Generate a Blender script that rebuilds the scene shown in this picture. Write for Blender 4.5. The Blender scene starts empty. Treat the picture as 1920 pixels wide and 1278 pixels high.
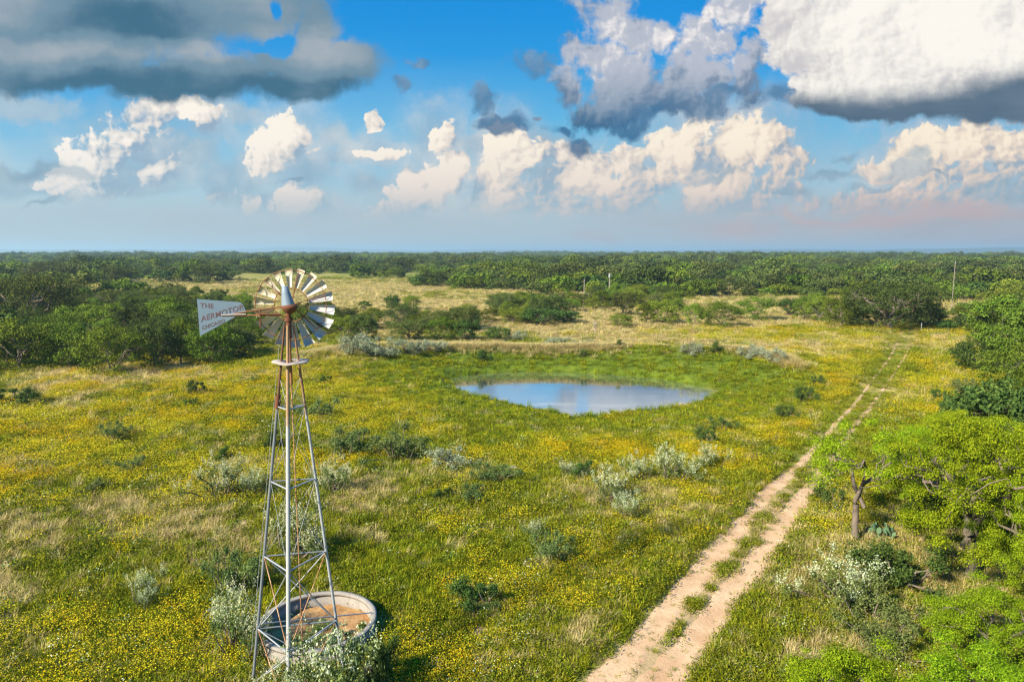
import bpy, bmesh, math, random
import numpy as np
from mathutils import Vector, Matrix, Euler, noise as mnoise

SC = bpy.context.scene
ROOT = SC.collection
R = math.radians
PITCH, EYE, FPX = R(7.5), 14.0, 1280.0     # camera pitch, eye height, focal length (24 mm on 36 mm)
SUN_AZ, SUN_EL = R(-128), R(34)             # sun to the left and a little behind the camera
EXPO = 1.27
SKY_STRENGTH = 0.10

# ------------------------------------------------------------------ render settings
SC.view_settings.view_transform = 'Standard'
SC.view_settings.look = 'None'
SC.view_settings.exposure = EXPO
SC.view_settings.gamma = 1.0
SC.cycles.max_bounces = 6
SC.cycles.diffuse_bounces = 2
SC.cycles.glossy_bounces = 2
SC.cycles.transmission_bounces = 3
SC.cycles.transparent_max_bounces = 8
SC.cycles.volume_bounces = 0
SC.cycles.use_denoising = True
SC.cycles.denoiser = 'OPENIMAGEDENOISE'
SC.cycles.denoising_input_passes = 'RGB_ALBEDO_NORMAL'
SC.cycles.denoising_prefilter = 'ACCURATE'
SC.cycles.sample_clamp_indirect = 6.0
SC.cycles.filter_width = 1.3

# ------------------------------------------------------------------ camera
cam_data = bpy.data.cameras.new('camera')
cam_data.lens, cam_data.sensor_width = 24.0, 36.0
cam_data.clip_start, cam_data.clip_end = 0.5, 60000.0
cam = bpy.data.objects.new('camera', cam_data)
cam.location = (0, 0, EYE)
cam.rotation_euler = (math.pi / 2 - PITCH, 0, 0)
ROOT.objects.link(cam)
SC.camera = cam


def ray(px, py):
    """World direction through a place seen in the photograph (1920 x 1278 scale)."""
    cx, cy = (px - 960) / FPX, (639 - py) / FPX
    return (cx, math.cos(PITCH) + cy * math.sin(PITCH), -math.sin(PITCH) + cy * math.cos(PITCH))


def at(px, py, z=0.0):
    d = ray(px, py)
    t = (z - EYE) / min(d[2], -1e-4)
    return Vector((d[0] * t, d[1] * t, z))


def tag(o, label=None, cat=None, group=None, kind=None):
    if label: o['label'] = label
    if cat: o['category'] = cat
    if group: o['group'] = group
    if kind: o['kind'] = kind
    return o


# ------------------------------------------------------------------ node helper: arithmetic that builds Math nodes
class E:
    def __init__(s, nt, sock): s.nt, s.s = nt, sock
    def _op(s, op, *a, clamp=False):
        n = s.nt.nodes.new('ShaderNodeMath'); n.operation = op; n.use_clamp = clamp
        for i, v in enumerate((s,) + a):
            if isinstance(v, E): s.nt.links.new(v.s, n.inputs[i])
            else: n.inputs[i].default_value = v
        return E(s.nt, n.outputs[0])
    def __add__(s, o): return s._op('ADD', o)
    __radd__ = __add__
    def __sub__(s, o): return s._op('SUBTRACT', o)
    def __rsub__(s, o): return (s * -1.0) + o
    def __mul__(s, o): return s._op('MULTIPLY', o)
    __rmul__ = __mul__
    def __truediv__(s, o): return s._op('DIVIDE', o)
    def mx(s, o): return s._op('MAXIMUM', o)
    def mn(s, o): return s._op('MINIMUM', o)
    def ab(s): return s._op('ABSOLUTE')
    def pw(s, o): return s._op('POWER', o)
    def c01(s): return s._op('ADD', 0.0, clamp=True)
    def smax(s, o, k): return s._op('SMOOTH_MAX', o, k)
    def ss(s, a, b):
        n = s.nt.nodes.new('ShaderNodeMapRange'); n.interpolation_type = 'SMOOTHSTEP'
        s.nt.links.new(s.s, n.inputs[0])
        n.inputs[1].default_value, n.inputs[2].default_value = a, b
        return E(s.nt, n.outputs[0])
    def lin(s, a, b, c=0.0, d=1.0):
        n = s.nt.nodes.new('ShaderNodeMapRange'); n.clamp = True
        s.nt.links.new(s.s, n.inputs[0])
        for i, v in enumerate((a, b, c, d)): n.inputs[1 + i].default_value = v
        return E(s.nt, n.outputs[0])


def lnk(nt, v, sock):
    if isinstance(v, E): nt.links.new(v.s, sock)
    elif hasattr(v, 'links') or hasattr(v, 'is_output'): nt.links.new(v, sock)
    elif isinstance(v, (tuple, list)) and len(v) == 3 and len(sock.default_value) == 4: sock.default_value = (*v, 1)
    else: sock.default_value = v


def mixc(nt, fac, a, b, blend='MIX'):
    n = nt.nodes.new('ShaderNodeMix'); n.data_type = 'RGBA'; n.blend_type = blend
    lnk(nt, fac, n.inputs[0]); lnk(nt, a, n.inputs[6]); lnk(nt, b, n.inputs[7])
    return n.outputs[2]


def comb(nt, x, y, z=0.0):
    n = nt.nodes.new('ShaderNodeCombineXYZ')
    for i, v in enumerate((x, y, z)): lnk(nt, v, n.inputs[i])
    return n.outputs[0]


def vop(nt, op, a, b=None):
    n = nt.nodes.new('ShaderNodeVectorMath'); n.operation = op
    for i, v in enumerate((a, b)):
        if v is None: continue
        if isinstance(v, tuple): n.inputs[i].default_value = v
        else: nt.links.new(v, n.inputs[i])
    return n.outputs[1] if op in ('LENGTH', 'DOT_PRODUCT') else n.outputs[0]


def noise_tex(nt, vec, scale, detail=4.0, rough=0.55, dims='3D', lac=2.0, dist=0.0, color=False):
    n = nt.nodes.new('ShaderNodeTexNoise'); n.noise_dimensions = dims
    if vec is not None: nt.links.new(vec, n.inputs['Vector'])
    n.inputs['Scale'].default_value = scale; n.inputs['Detail'].default_value = detail
    n.inputs['Roughness'].default_value = rough; n.inputs['Lacunarity'].default_value = lac
    n.inputs['Distortion'].default_value = dist
    return n.outputs['Color'] if color else E(nt, n.outputs[0])


def voro(nt, vec, scale, detail=2.0, rough=0.5, dims='2D', smooth=None):
    n = nt.nodes.new('ShaderNodeTexVoronoi'); n.voronoi_dimensions = dims
    n.feature = 'F1' if smooth is None else 'SMOOTH_F1'
    n.normalize = True
    nt.links.new(vec, n.inputs['Vector'])
    n.inputs['Scale'].default_value = scale; n.inputs['Detail'].default_value = detail
    n.inputs['Roughness'].default_value = rough
    if smooth is not None: n.inputs['Smoothness'].default_value = smooth
    return E(nt, n.outputs['Distance'])


def srgb(r, g, b):
    f = lambda c: (c / 255 / 12.92) if c / 255 <= 0.04045 else ((c / 255 + 0.055) / 1.055) ** 2.4
    return (f(r), f(g), f(b))
# ------------------------------------------------------------------ sky: Nishita air plus procedural clouds, by world direction
def build_sky():
    w = bpy.data.worlds.new('World'); SC.world = w; w.use_nodes = True
    nt = w.node_tree; nt.nodes.clear()
    out = nt.nodes.new('ShaderNodeOutputWorld'); bg = nt.nodes.new('ShaderNodeBackground')
    nt.links.new(bg.outputs[0], out.inputs[0]); bg.inputs[1].default_value = SKY_STRENGTH
    sky = nt.nodes.new('ShaderNodeTexSky'); sky.sky_type = 'NISHITA'; sky.sun_disc = False
    sky.sun_elevation, sky.sun_rotation = SUN_EL, SUN_AZ
    sky.air_density, sky.dust_density, sky.ozone_density, sky.altitude = 1.0, 0.6, 2.5, 200
    K = 1.0 / (SKY_STRENGTH * 2 ** EXPO)              # display value -> background colour
    c = lambda *v: tuple(K * x for x in srgb(*v))
    mix = lambda f, a, b: mixc(nt, f, a, b)

    tc = nt.nodes.new('ShaderNodeTexCoord')
    sep = nt.nodes.new('ShaderNodeSeparateXYZ'); nt.links.new(tc.outputs['Generated'], sep.inputs[0])
    X, Y, Z = (E(nt, sep.outputs[i]) for i in range(3))
    yy = Y.ab().mx(0.05)
    U, V = X / yy, Z / yy                              # tangent of azimuth / elevation from due north
    P = comb(nt, U, V)

    def uv(px, py):
        d = ray(px, py); return d[0] / d[1], d[2] / d[1]

    def field(P, blobs):
        """union of ellipses: 1 at a centre, 0 on its outline, negative outside"""
        acc = None
        for px, py, rx, ry in blobs:
            u, v = uv(px, py)
            n = nt.nodes.new('ShaderNodeVectorMath'); n.operation = 'MULTIPLY_ADD'
            nt.links.new(P, n.inputs[0]); sx, sy = FPX / rx, FPX / ry
            n.inputs[1].default_value = (sx, sy, 0); n.inputs[2].default_value = (-u * sx, -v * sy, 0)
            g = E(nt, vop(nt, 'LENGTH', n.outputs[0]))
            acc = g if acc is None else acc.mn(g)
        return 1.0 - acc

    def madd(a, m, b):
        n = nt.nodes.new('ShaderNodeVectorMath'); n.operation = 'MULTIPLY_ADD'
        nt.links.new(a, n.inputs[0]); n.inputs[1].default_value = (m, m, 0); nt.links.new(b, n.inputs[2])
        return n.outputs[0]

    def shift(P, du, dv): return vop(nt, 'ADD', P, (du / FPX, dv / FPX, 0))

    half = (0.5, 0.5, 0.5)
    w1 = vop(nt, 'SUBTRACT', noise_tex(nt, P, 5.0, 2, 0.5, '2D', color=True), half)
    w2 = vop(nt, 'SUBTRACT', noise_tex(nt, P, 22.0, 3, 0.6, '2D', color=True), half)
    Pw = madd(w2, 0.022, madd(w1, 0.035, P))           # gently crumpled
    Ps = madd(w2, 0.034, madd(w1, 0.10, P))            # strongly crumpled
    fb = noise_tex(nt, Pw, 15.0, 6, 0.62, '2D')        # shared fine structure
    lo = noise_tex(nt, Ps, 4.0, 3, 0.55, '2D')         # shared broad structure
    fbm, low = fb - 0.5, lo - 0.5
    fe = noise_tex(nt, Pw, 48.0, 4, 0.6, '2D') - 0.5  # frayed rims
    streak = noise_tex(nt, comb(nt, U * 1.2, V * 7.0), 3.0, 4, 0.6, '2D') - 0.5
    Lx, Ly = -0.8, 0.6

    # --- clear air
    hs = nt.nodes.new('ShaderNodeHueSaturation'); nt.links.new(sky.outputs[0], hs.inputs['Color'])
    hs.inputs['Saturation'].default_value = 1.5
    blue = nt.nodes.new('ShaderNodeValToRGB'); nt.links.new(V.lin(0.0, 0.40).s, blue.inputs[0]); el = blue.color_ramp.elements
    el[0].position, el[0].color = 0.0, (*srgb(182, 203, 210), 1); el[1].position, el[1].color = 1.0, (*srgb(0, 134, 220), 1)
    for ps, cl in ((0.22, (160, 202, 220)), (0.42, (98, 184, 226)), (0.68, (26, 152, 224))):
        e_ = el.new(ps); e_.color = (*srgb(*cl), 1)
    bl = vop(nt, 'MULTIPLY', blue.outputs[0], (K, K, K))
    air = mix(0.98, hs.outputs[0], bl)
    side = U.lin(-0.75, -0.05, 1.0, 0.0)
    veil = ((streak + low * 1.6 + 0.55) * V.ss(0.34, 0.06) * (side * 0.75 + 0.15)).c01()
    col = mix(veil, air, c(196, 212, 220))

    hz = V.ss(0.03, 0.17)
    pink = U.lin(-0.6, 0.5)

    # --- unlit grey cumulus far to the left, behind the bright ones
    grey = field(Pw, [(430, 335, 90, 52), (520, 372, 130, 24), (470, 300, 40, 26), (40, 345, 120, 34), (120, 360, 110, 18), (640, 398, 60, 14), (630, 258, 30, 28), (455, 215, 40, 22), (300, 300, 90, 70),
                      (640, 300, 60, 20), (360, 290, 60, 44), (580, 325, 70, 40), (230, 330, 110, 50), (690, 350, 50, 24), (60, 200, 120, 34), (225, 360, 150, 22), (1000, 262, 90, 26), (900, 275, 60, 24)])
    col = mix((grey + fbm * 1.3 + low * 0.6).ss(-0.1, 0.6) * 0.82, col, mix((fb * 1.2 + V.lin(0.08, 0.22) * 0.5 - 0.35).c01(), c(138, 172, 194), c(188, 206, 216)))

    # --- far cumulus, sunlit from the left
    k_ = 1.32
    far = [(x, y, rx * k_, ry * k_) if x < 640 else (x, y, rx, ry) for x, y, rx, ry in [(268, 222, 46, 28), (232, 252, 42, 36), (205, 285, 52, 36), (168, 310, 36, 34), (150, 338, 40, 26), (345, 215, 40, 18), (385, 230, 32, 18), (283, 322, 34, 24), (205, 352, 34, 20), (120, 358, 36, 14),
           (540, 258, 24, 22), (530, 282, 42, 22), (565, 262, 16, 16), (506, 305, 24, 14), (578, 372, 36, 28), (556, 385, 36, 18), (470, 372, 16, 12), (405, 370, 22, 12),
           (858, 312, 26, 26), (835, 340, 40, 26), (800, 352, 40, 32), (765, 378, 46, 26), (728, 392, 44, 18), (836, 262, 28, 22), (843, 238, 16, 18), (720, 293, 36, 10), (704, 240, 10, 16),
           (960, 290, 44, 40), (1020, 285, 50, 34), (955, 340, 46, 50), (1040, 345, 100, 52), (1110, 310, 70, 36), (1180, 300, 52, 40), (1200, 345, 70, 54), (1075, 392, 160, 20), (915, 355, 26, 24),
           (1290, 285, 70, 44), (1255, 262, 50, 24), (1390, 285, 50, 46), (1440, 262, 66, 34), (1470, 300, 66, 50), (1360, 330, 80, 48), (1325, 376, 66, 34), (1440, 350, 80, 36), (1400, 395, 90, 26),
           (1760, 280, 80, 36), (1850, 270, 80, 44), (1700, 305, 46, 30), (1910, 290, 80, 66), (1780, 330, 140, 30), (1700, 372, 230, 20)]]
    coarse = [(240, 260, 86, 66), (175, 325, 60, 50), (362, 222, 60, 28), (283, 322, 44, 34), (540, 275, 60, 46), (575, 378, 52, 36), (850, 325, 50, 50), (770, 375, 90, 44), (836, 255, 38, 42),
              (990, 310, 90, 76), (1150, 330, 130, 80), (1290, 290, 90, 70), (1430, 310, 120, 96), (1340, 365, 110, 50), (1830, 300, 190, 80), (715, 293, 50, 16)]
    halo = field(Ps, [(b[0], b[1] + 8, b[2] * 1.35 + 14, b[3] * 1.25 + 10) for b in coarse])
    col = mix((halo + low * 1.3 + fbm * 1.0).ss(-0.45, 0.70) * 0.75, col, mix((fb + low).ss(0.25, 0.8), c(158, 182, 200), mix(pink, c(208, 218, 222), c(216, 208, 204))))
    vor = voro(nt, Pw, 17.0, 3.0, 0.60); vor2 = voro(nt, shift(Pw, Lx * 9, Ly * 9), 17.0, 3.0, 0.60)
    N = (0.30 - vor) * 1.1 + fbm * 1.9 + low * 0.5
    d = field(Pw, far) + 0.20 + N + fe * 1.5 + low * 0.5
    F2 = field(Pw, coarse)
    F3 = field(shift(Pw, Lx * 26, Ly * 26), coarse)
    s = 0.45 + (F2 - F3) * 0.85 + (vor2 - vor) * 2.6 + low * 0.9 + fbm * 0.9
    lit = mix(hz, mix(pink, c(218, 214, 212), c(232, 204, 190)), mix(pink, c(255, 247, 236), c(255, 240, 216)))
    mid = mix(hz, mix(pink, c(186, 202, 210), c(206, 190, 184)), mix(pink, c(226, 222, 218), c(234, 216, 198)))
    drk = mix(hz, c(156, 184, 200), mix(pink, c(146, 174, 198), c(158, 172, 186)))
    cc = mix(s.ss(0.42, 0.80), mix(s.ss(0.08, 0.50), drk, mid), lit)
    wd = (1.0 - s.c01()) * 0.55 + 0.15                  # sunlit rims are crisp, shaded ones dissolve
    al = (d.mx(0.0) / wd).c01()
    al = al * al * (3.0 - al * 2.0)
    col = mix(al * V.ss(0.036, 0.060), col, cc)

    # --- haze bank under the clouds, pink shafts of rain to the right, thin shelves across the cumulus
    col = mix((V.ss(0.098, 0.035) * (0.86 + streak * 0.9)).c01(), col, mix(U.lin(0.0, 0.62), c(178, 194, 202), c(174, 168, 174)))
    st = field(Ps, [(1380, 430, 120, 22), (1700, 412, 260, 26), (1130, 440, 90, 14), (1500, 392, 120, 18)])
    col = mix((st + streak * 1.6).ss(-0.1, 0.9) * 0.55, col, mix(pink, c(150, 185, 205), c(204, 172, 166)))
    shelf = field(Ps, [(1560, 325, 60, 12), (1700, 320, 70, 14), (1730, 333, 90, 8), (1640, 342, 70, 7), (1340, 340, 44, 9), (1850, 303, 16, 12), (1480, 345, 60, 10),
                       (90, 330, 110, 20), (560, 335, 50, 8), (1860, 362, 110, 26), (70, 397, 60, 8), (1580, 300, 30, 9), (1720, 300, 30, 10)])
    col = mix((shelf + fbm * 2.0).ss(-0.1, 0.7) * 0.62, col, mix(fb.ss(0.3, 0.7), c(104, 140, 164), c(158, 180, 194)))

    # --- towers in the centre: grey, with bright crowns
    mid_b = [(1125, 30, 70, 70), (1060, 90, 36, 36), (1110, 110, 70, 50), (1060, 165, 44, 50), (1160, 160, 70, 60), (1110, 215, 60, 34), (1380, 20, 76, 50), (1330, 80, 60, 60), (1320, 150, 84, 56), (1390, 150, 50, 56), (1275, 195, 60, 28),
             (1240, 70, 30, 30), (1190, 60, 50, 40), (1002, 222, 12, 8), (1420, 95, 30, 40)]
    crown = [(1120, 40, 70, 80), (1080, 120, 60, 50), (1380, 40, 110, 60), (1330, 90, 70, 60), (1240, 70, 40, 40), (1002, 222, 22, 16)]
    dm = field(Pw, mid_b) + fe * 0.7 + 0.12 + N * 0.75 + low * 0.9 + fbm * 0.3
    C1 = field(Ps, crown)
    t = (0.43 + C1 * 0.42 + (vor2 - vor) * 1.2 + low * 1.2 + fbm * 0.6).c01()
    lift = V.lin(0.165, 0.255)
    tc_ = mix(t.ss(0.0, 0.42), mix(lift, c(44, 98, 138), c(124, 144, 168)), mix(lift, c(96, 132, 160), c(184, 190, 204)))
    tc_ = mix(t.ss(0.45, 0.85), tc_, mix(lift, c(150, 166, 184), c(255, 247, 242)))
    col = mix(dm.ss(-0.04, 0.5), col, tc_)
    bits = field(Ps, [(950, 236, 48, 18), (1085, 255, 46, 26), (918, 188, 32, 24), (985, 130, 32, 26), (1040, 235, 60, 16), (735, 175, 26, 18), (765, 114, 44, 12), (1470, 205, 50, 30), (1200, 220, 60, 24), (1340, 200, 60, 16)])
    col = mix((bits + fbm * 2.2 + low * 0.8 + fe * 0.8).ss(-0.1, 0.75) * 0.85, col, mix(V.lin(0.16, 0.27), c(20, 92, 138), mix(fb.ss(0.3, 0.7), c(66, 124, 168), c(134, 162, 188))))

    # --- great dark deck, upper left
    deck = field(Pw, [(120, 60, 380, 120), (80, 140, 330, 42), (360, 150, 260, 48), (560, 120, 120, 50), (440, 20, 220, 70), (600, 60, 50, 80), (560, 165, 130, 34), (650, 125, 80, 48), (600, 150, 110, 44)])
    hole = field(Pw, [(530, 96, 26, 20), (516, 20, 14, 22), (496, 98, 22, 8)])
    dd = deck + fbm * 0.75 + low * 0.45 - (hole + fbm * 1.6 + fe * 1.0).ss(-0.6, 0.8) * 0.86
    band = noise_tex(nt, comb(nt, U * 1.1, V * 4.0), 3.3, 4, 0.5, '2D') - 0.5
    b1 = field(Pw, [(60, 92, 200, 26), (330, 96, 180, 22), (20, 10, 90, 50), (470, 40, 130, 50), (620, 80, 70, 60)]).ss(-0.6, 0.7)
    b2 = field(Pw, [(240, 168, 380, 24), (560, 178, 150, 22), (280, 45, 170, 32)]).ss(-0.9, 0.5)
    t = (0.34 + b1 * 0.42 - b2 * 0.30 + band * 0.6 + fbm * 0.45 + low * 0.5).c01()
    dc = mix(t.ss(0.42, 1.0), mix(t.ss(0.0, 0.45), c(62, 106, 132), c(114, 144, 162)), c(172, 180, 187))
    col = mix((dd + fe * 0.3).ss(-0.04, 0.46) * 0.985, col, dc)

    # --- bright mass with a dark base, upper right
    bd = field(Pw, [(1840, 140, 140, 70), (1720, 50, 280, 110), (1500, 105, 66, 60), (1475, 40, 50, 60), (1640, 130, 190, 50), (1900, 60, 140, 110), (1540, 160, 70, 26), (1800, 180, 300, 52), (1640, 198, 170, 40), (1560, 195, 70, 30)]) 
    tilt = V - (U.mx(0.52) - 0.52).pw(2.0) * 0.75 - (U - 0.40) * 0.01  # the base line lifts to the right
    v0 = uv(1480, 176)[1]
    under = (tilt + streak * 0.014 + low * 0.04 + fbm * 0.03).ss(v0 + 0.020, v0 - 0.022)
    bd = bd + (N * 0.5 + fbm * 0.3 + fe * 0.35) * (1.0 - under * 0.7)
    sh = (0.60 + (vor2 - vor) * 1.5 + low * 1.6 + fbm * 1.0 - V.lin(0.24, 0.36) * 0.0).c01()
    wc = mix(sh.ss(0.15, 0.95), c(206, 202, 204), c(255, 250, 240))
    ud = mix((0.25 + streak * 0.7 + V.lin(0.17, 0.27) * 0.3 + low).c01(), c(60, 88, 112), c(126, 142, 158))
    col = mix(bd.ss(-0.02, 0.22), col, mix(under, wc, ud))
    nt.links.new(col, bg.inputs[0])
    w.cycles.sampling_method = 'NONE'


build_sky()
# ------------------------------------------------------------------ numpy helpers
rng = np.random.default_rng(7)
_tab = np.random.default_rng(99).random((257, 257)); _tab[256] = _tab[0]; _tab[:, 256] = _tab[:, 0]


def vnoise(x, y, seed=0):
    x = np.asarray(x, float) + seed * 17.31; y = np.asarray(y, float) + seed * 41.77
    xi, yi = np.floor(x), np.floor(y); fx, fy = x - xi, y - yi
    fx = fx * fx * (3 - 2 * fx); fy = fy * fy * (3 - 2 * fy)
    a, b = (xi % 256).astype(int), (yi % 256).astype(int)
    return (_tab[a, b] * (1 - fx) + _tab[a + 1, b] * fx) * (1 - fy) + (_tab[a, b + 1] * (1 - fx) + _tab[a + 1, b + 1] * fx) * fy


def fbm2(x, y, scale, octv=4, seed=0, gain=0.5):
    s = 0; amp = 1; tot = 0; f = 1 / scale
    for i in range(octv):
        s = s + amp * vnoise(x * f, y * f, seed + i * 3.7); tot += amp; amp *= gain; f *= 2.03
    return s / tot


def sstep(a, b, x):
    t = np.clip((np.asarray(x, float) - a) / (b - a), 0, 1); return t * t * (3 - 2 * t)


def proj(x, y, z=0.0):
    """world -> photograph pixels (1920 scale)"""
    dz = np.asarray(z) - EYE
    dep = y * math.cos(PITCH) - dz * math.sin(PITCH)
    up = y * math.sin(PITCH) + dz * math.cos(PITCH)
    dep = np.maximum(dep, 0.1)
    return 960 + FPX * x / dep, 639 - FPX * up / dep


def ell(px, py, blobs):
    """largest of soft ellipses (1 centre, 0 rim) given on the photograph"""
    m = np.zeros_like(px) - 1.0
    for b in blobs:
        m = np.maximum(m, 1 - np.hypot((px - b[0]) / b[2], (py - b[1]) / b[3]))
    return m


def seg_dist(x, y, pts):
    d = np.full(np.shape(x), 1e9)
    for (x0, y0), (x1, y1) in zip(pts[:-1], pts[1:]):
        dx, dy = x1 - x0, y1 - y0; L = dx * dx + dy * dy + 1e-9
        t = np.clip(((x - x0) * dx + (y - y0) * dy) / L, 0, 1)
        d = np.minimum(d, np.hypot(x - x0 - t * dx, y - y0 - t * dy))
    return d


def inside_poly(x, y, pts):
    ins = np.zeros(np.shape(x), bool)
    for (x0, y0), (x1, y1) in zip(pts, pts[1:] + pts[:1]):
        c = ((y0 > y) != (y1 > y)) & (x < (x1 - x0) * (y - y0) / (y1 - y0 + 1e-12) + x0)
        ins ^= c
    return ins


# ------------------------------------------------------------------ lie of the land
WATER_Z = -1.35
shore_px = [(852, 713), (880, 707), (920, 703), (980, 701), (1070, 702), (1150, 706), (1220, 712), (1285, 722), (1332, 735), (1318, 746), (1270, 757), (1210, 766), (1150, 771),
            (1085, 778), (1045, 770), (1000, 761), (950, 752), (900, 742), (862, 726)]
SHORE = [tuple(at(1092 + (px - 1092) * 1.05, 739 + (py - 739) * 1.10, WATER_Z)[:2]) for px, py in shore_px]
BERM = [tuple(at(px, py, 0.9)[:2]) for px, py in [(560, 678), (640, 661), (760, 655), (900, 652), (1050, 652), (1200, 654), (1330, 660), (1440, 672), (1500, 690)]]
RUT_A = [tuple(at(px, py)[:2]) for px, py in [(1080, 1340), (1150, 1262), (1215, 1185), (1300, 1088), (1385, 990), (1450, 912), (1520, 845), (1565, 795), (1615, 742), (1652, 695), (1676, 655), (1690, 620)]]
RUT_B = [tuple(at(px, py)[:2]) for px, py in [(1180, 1345), (1262, 1250), (1330, 1165), (1395, 1080), (1462, 990), (1530, 900), (1582, 825), (1616, 780), (1656, 732), (1684, 690), (1706, 650), (1722, 618)]]


CUT_Y = sum(p[1] for p in SHORE) / len(SHORE)             # the bank beyond this line is undercut


def pond_sd(x, y):
    d = seg_dist(x, y, SHORE + SHORE[:1])
    return np.where(inside_poly(x, y, SHORE), -d, d)


def height(x, y):
    x = np.asarray(x, float); y = np.asarray(y, float)
    far = sstep(140, 900, np.hypot(x, y))
    h = (fbm2(x, y, 26, 3, 5) - 0.5) * 0.7 + (fbm2(x, y, 5, 2, 8) - 0.5) * 0.16
    h = h + far * (fbm2(x, y, 420, 3, 12) - 0.5) * 9.0
    near = sstep(34, 20, np.hypot(x + 7, y - 22)); h = h * (1 - near)
    sd = pond_sd(x, y)
    bowl = WATER_Z + np.where(sd < 0, sd * 0.10, 0.03 + sd * 0.055 + 0.0035 * sd ** 2)
    k = sstep(0, 21, sd)
    h2 = np.where(sd < 21, np.minimum(bowl, 0.0) * (1 - k) + (h * k), h)
    bd = seg_dist(x, y, BERM)
    berm = 1.25 * np.exp(-(bd / 6.0) ** 2) * (0.75 + 0.5 * fbm2(x, y, 9, 2, 21))
    h2 = h2 + berm * sstep(1.0, 9, sd)
    h2 = h2 + 0.62 * sstep(0.2, 1.3, sd) * sstep(-2, 5, y - CUT_Y) * sstep(10, 5, sd)
    rd = np.minimum(seg_dist(x, y, RUT_A), seg_dist(x, y, RUT_B))
    h2 = h2 - 0.07 * np.exp(-(rd / 0.45) ** 2)
    return h2


def hz1(x, y): return float(height(np.array([x]), np.array([y]))[0])


def ground_at(px, py):
    z = 0.0
    for _ in range(6):
        p = at(px, py, z); z = 0.5 * z + 0.5 * hz1(p.x, p.y)
    p = at(px, py, z); p.z = hz1(p.x, p.y); return p


# ------------------------------------------------------------------ what grows where (shared by the soil colour and the plants)
TAN_B = [(300, 985, 150, 46), (40, 1010, 110, 70), (190, 955, 120, 34), (690, 932, 80, 34), (410, 1008, 80, 20), (110, 745, 120, 34), (250, 704, 260, 16), (660, 955, 60, 24), (1100, 1200, 70, 60),
         (800, 655, 240, 16), (1060, 655, 200, 10), (1000, 605, 420, 34), (560, 560, 330, 20), (800, 578, 220, 30), (1370, 592, 110, 24), (1480, 655, 140, 30), (1640, 985, 70, 24), (1560, 1225, 120, 40), (700, 1010, 50, 20),
         (930, 1130, 60, 30), (1150, 625, 240, 18), (1230, 640, 200, 12), (1120, 592, 120, 20), (1360, 575, 150, 24), (1720, 640, 120, 14), (1450, 690, 60, 14), (500, 1020, 40, 20), (1720, 1180, 60, 20), (30, 1110, 60, 30), (1010, 1065, 60, 24)]
YEL_B = [(170, 860, 420, 120), (720, 730, 150, 60), (640, 780, 130, 60), (1300, 865, 260, 60), (1080, 1100, 170, 90), (1760, 705, 170, 70), (1500, 628, 220, 14), (1760, 618, 220, 14), (150, 1230, 330, 80), (450, 740, 200, 60),
         (1420, 810, 160, 50), (960, 870, 120, 26), (860, 975, 130, 40), (1200, 1040, 120, 60), (900, 1230, 220, 60), (1570, 700, 120, 60), (1560, 930, 60, 60), (1480, 720, 120, 30)]
LUSH_B = [(1080, 745, 400, 75), (980, 830, 160, 34), (1230, 690, 330, 30), (760, 690, 150, 30), (1450, 700, 80, 40), (850, 1060, 220, 130), (330, 1150, 240, 60), (740, 850, 160, 40)]
BARE_B = [(906, 1184, 30, 18), (700, 1000, 16, 8), (455, 985, 30, 12)]


def masks(x, y, z=0.0):
    px, py = proj(x, y, z)
    n1 = fbm2(x, y, 7.0, 4, 31) - 0.5; n2 = fbm2(x, y, 2.4, 3, 44) - 0.5; n3 = fbm2(x, y, 16, 3, 57) - 0.5
    tan = sstep(-0.15, 0.35, ell(px, py, TAN_B) + n1 * 2.4 + n2 * 0.9)
    tan = np.maximum(tan, sstep(0.12, 0.30, n1 + n3 * 0.5))
    yel = sstep(-0.25, 0.45, ell(px, py, YEL_B) * 0.8 + n1 * 1.6 + n2 * 2.2)
    savanna = sstep(632, 612, py) * sstep(500, 540, py) * sstep(0.30, 0.46, fbm2(x, y, 34, 4, 131)) * (1 - 0.75 * sstep(0.0, 0.5, ell(px, py, YEL_B)))
    tan = np.maximum(tan, savanna * 0.95)
    sd = pond_sd(x, y)
    lush = np.maximum(sstep(14, 4, sd + n1 * 8), sstep(0.0, 0.5, ell(px, py, LUSH_B) + n1 * 2))
    near_pond = sstep(13, 9, sd + n1 * 4)
    yel = yel * (1 - near_pond * 0.9); tan = tan * (1 - lush * 0.75) * (1 - near_pond)
    bare = sstep(0.0, 0.4, ell(px, py, BARE_B) + n2)
    return tan, yel, lush, bare


# ------------------------------------------------------------------ mesh helper
def np_mesh(name, verts, quads=None, tris=None, mats=(), mat_idx=None, smooth=False, attrs=None):
    me = bpy.data.meshes.new(name)
    verts = np.asarray(verts, np.float32)
    me.vertices.add(len(verts)); me.vertices.foreach_set('co', verts.ravel())
    li, st, k = [], [], 0
    if quads is not None and len(quads):
        q = np.asarray(quads, np.int32); li.append(q.ravel()); st.append(np.arange(len(q)) * 4); k = q.size
    if tris is not None and len(tris):
        t = np.asarray(tris, np.int32); li.append(t.ravel()); st.append(k + np.arange(len(t)) * 3)
    li = np.concatenate(li); st = np.concatenate(st)
    me.loops.add(len(li)); me.loops.foreach_set('vertex_index', li)
    me.polygons.add(len(st)); me.polygons.foreach_set('loop_start', st.astype(np.int32))
    for m in mats: me.materials.append(m)
    if mat_idx is not None: me.polygons.foreach_set('material_index', np.asarray(mat_idx, np.int32))
    if smooth: me.polygons.foreach_set('use_smooth', np.ones(len(st), bool))
    for an, v in (attrs or {}).items():
        a = me.attributes.new(an, 'FLOAT', 'POINT'); a.data.foreach_set('value', np.asarray(v, np.float32))
    me.update(calc_edges=True); me.validate()
    return me


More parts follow.
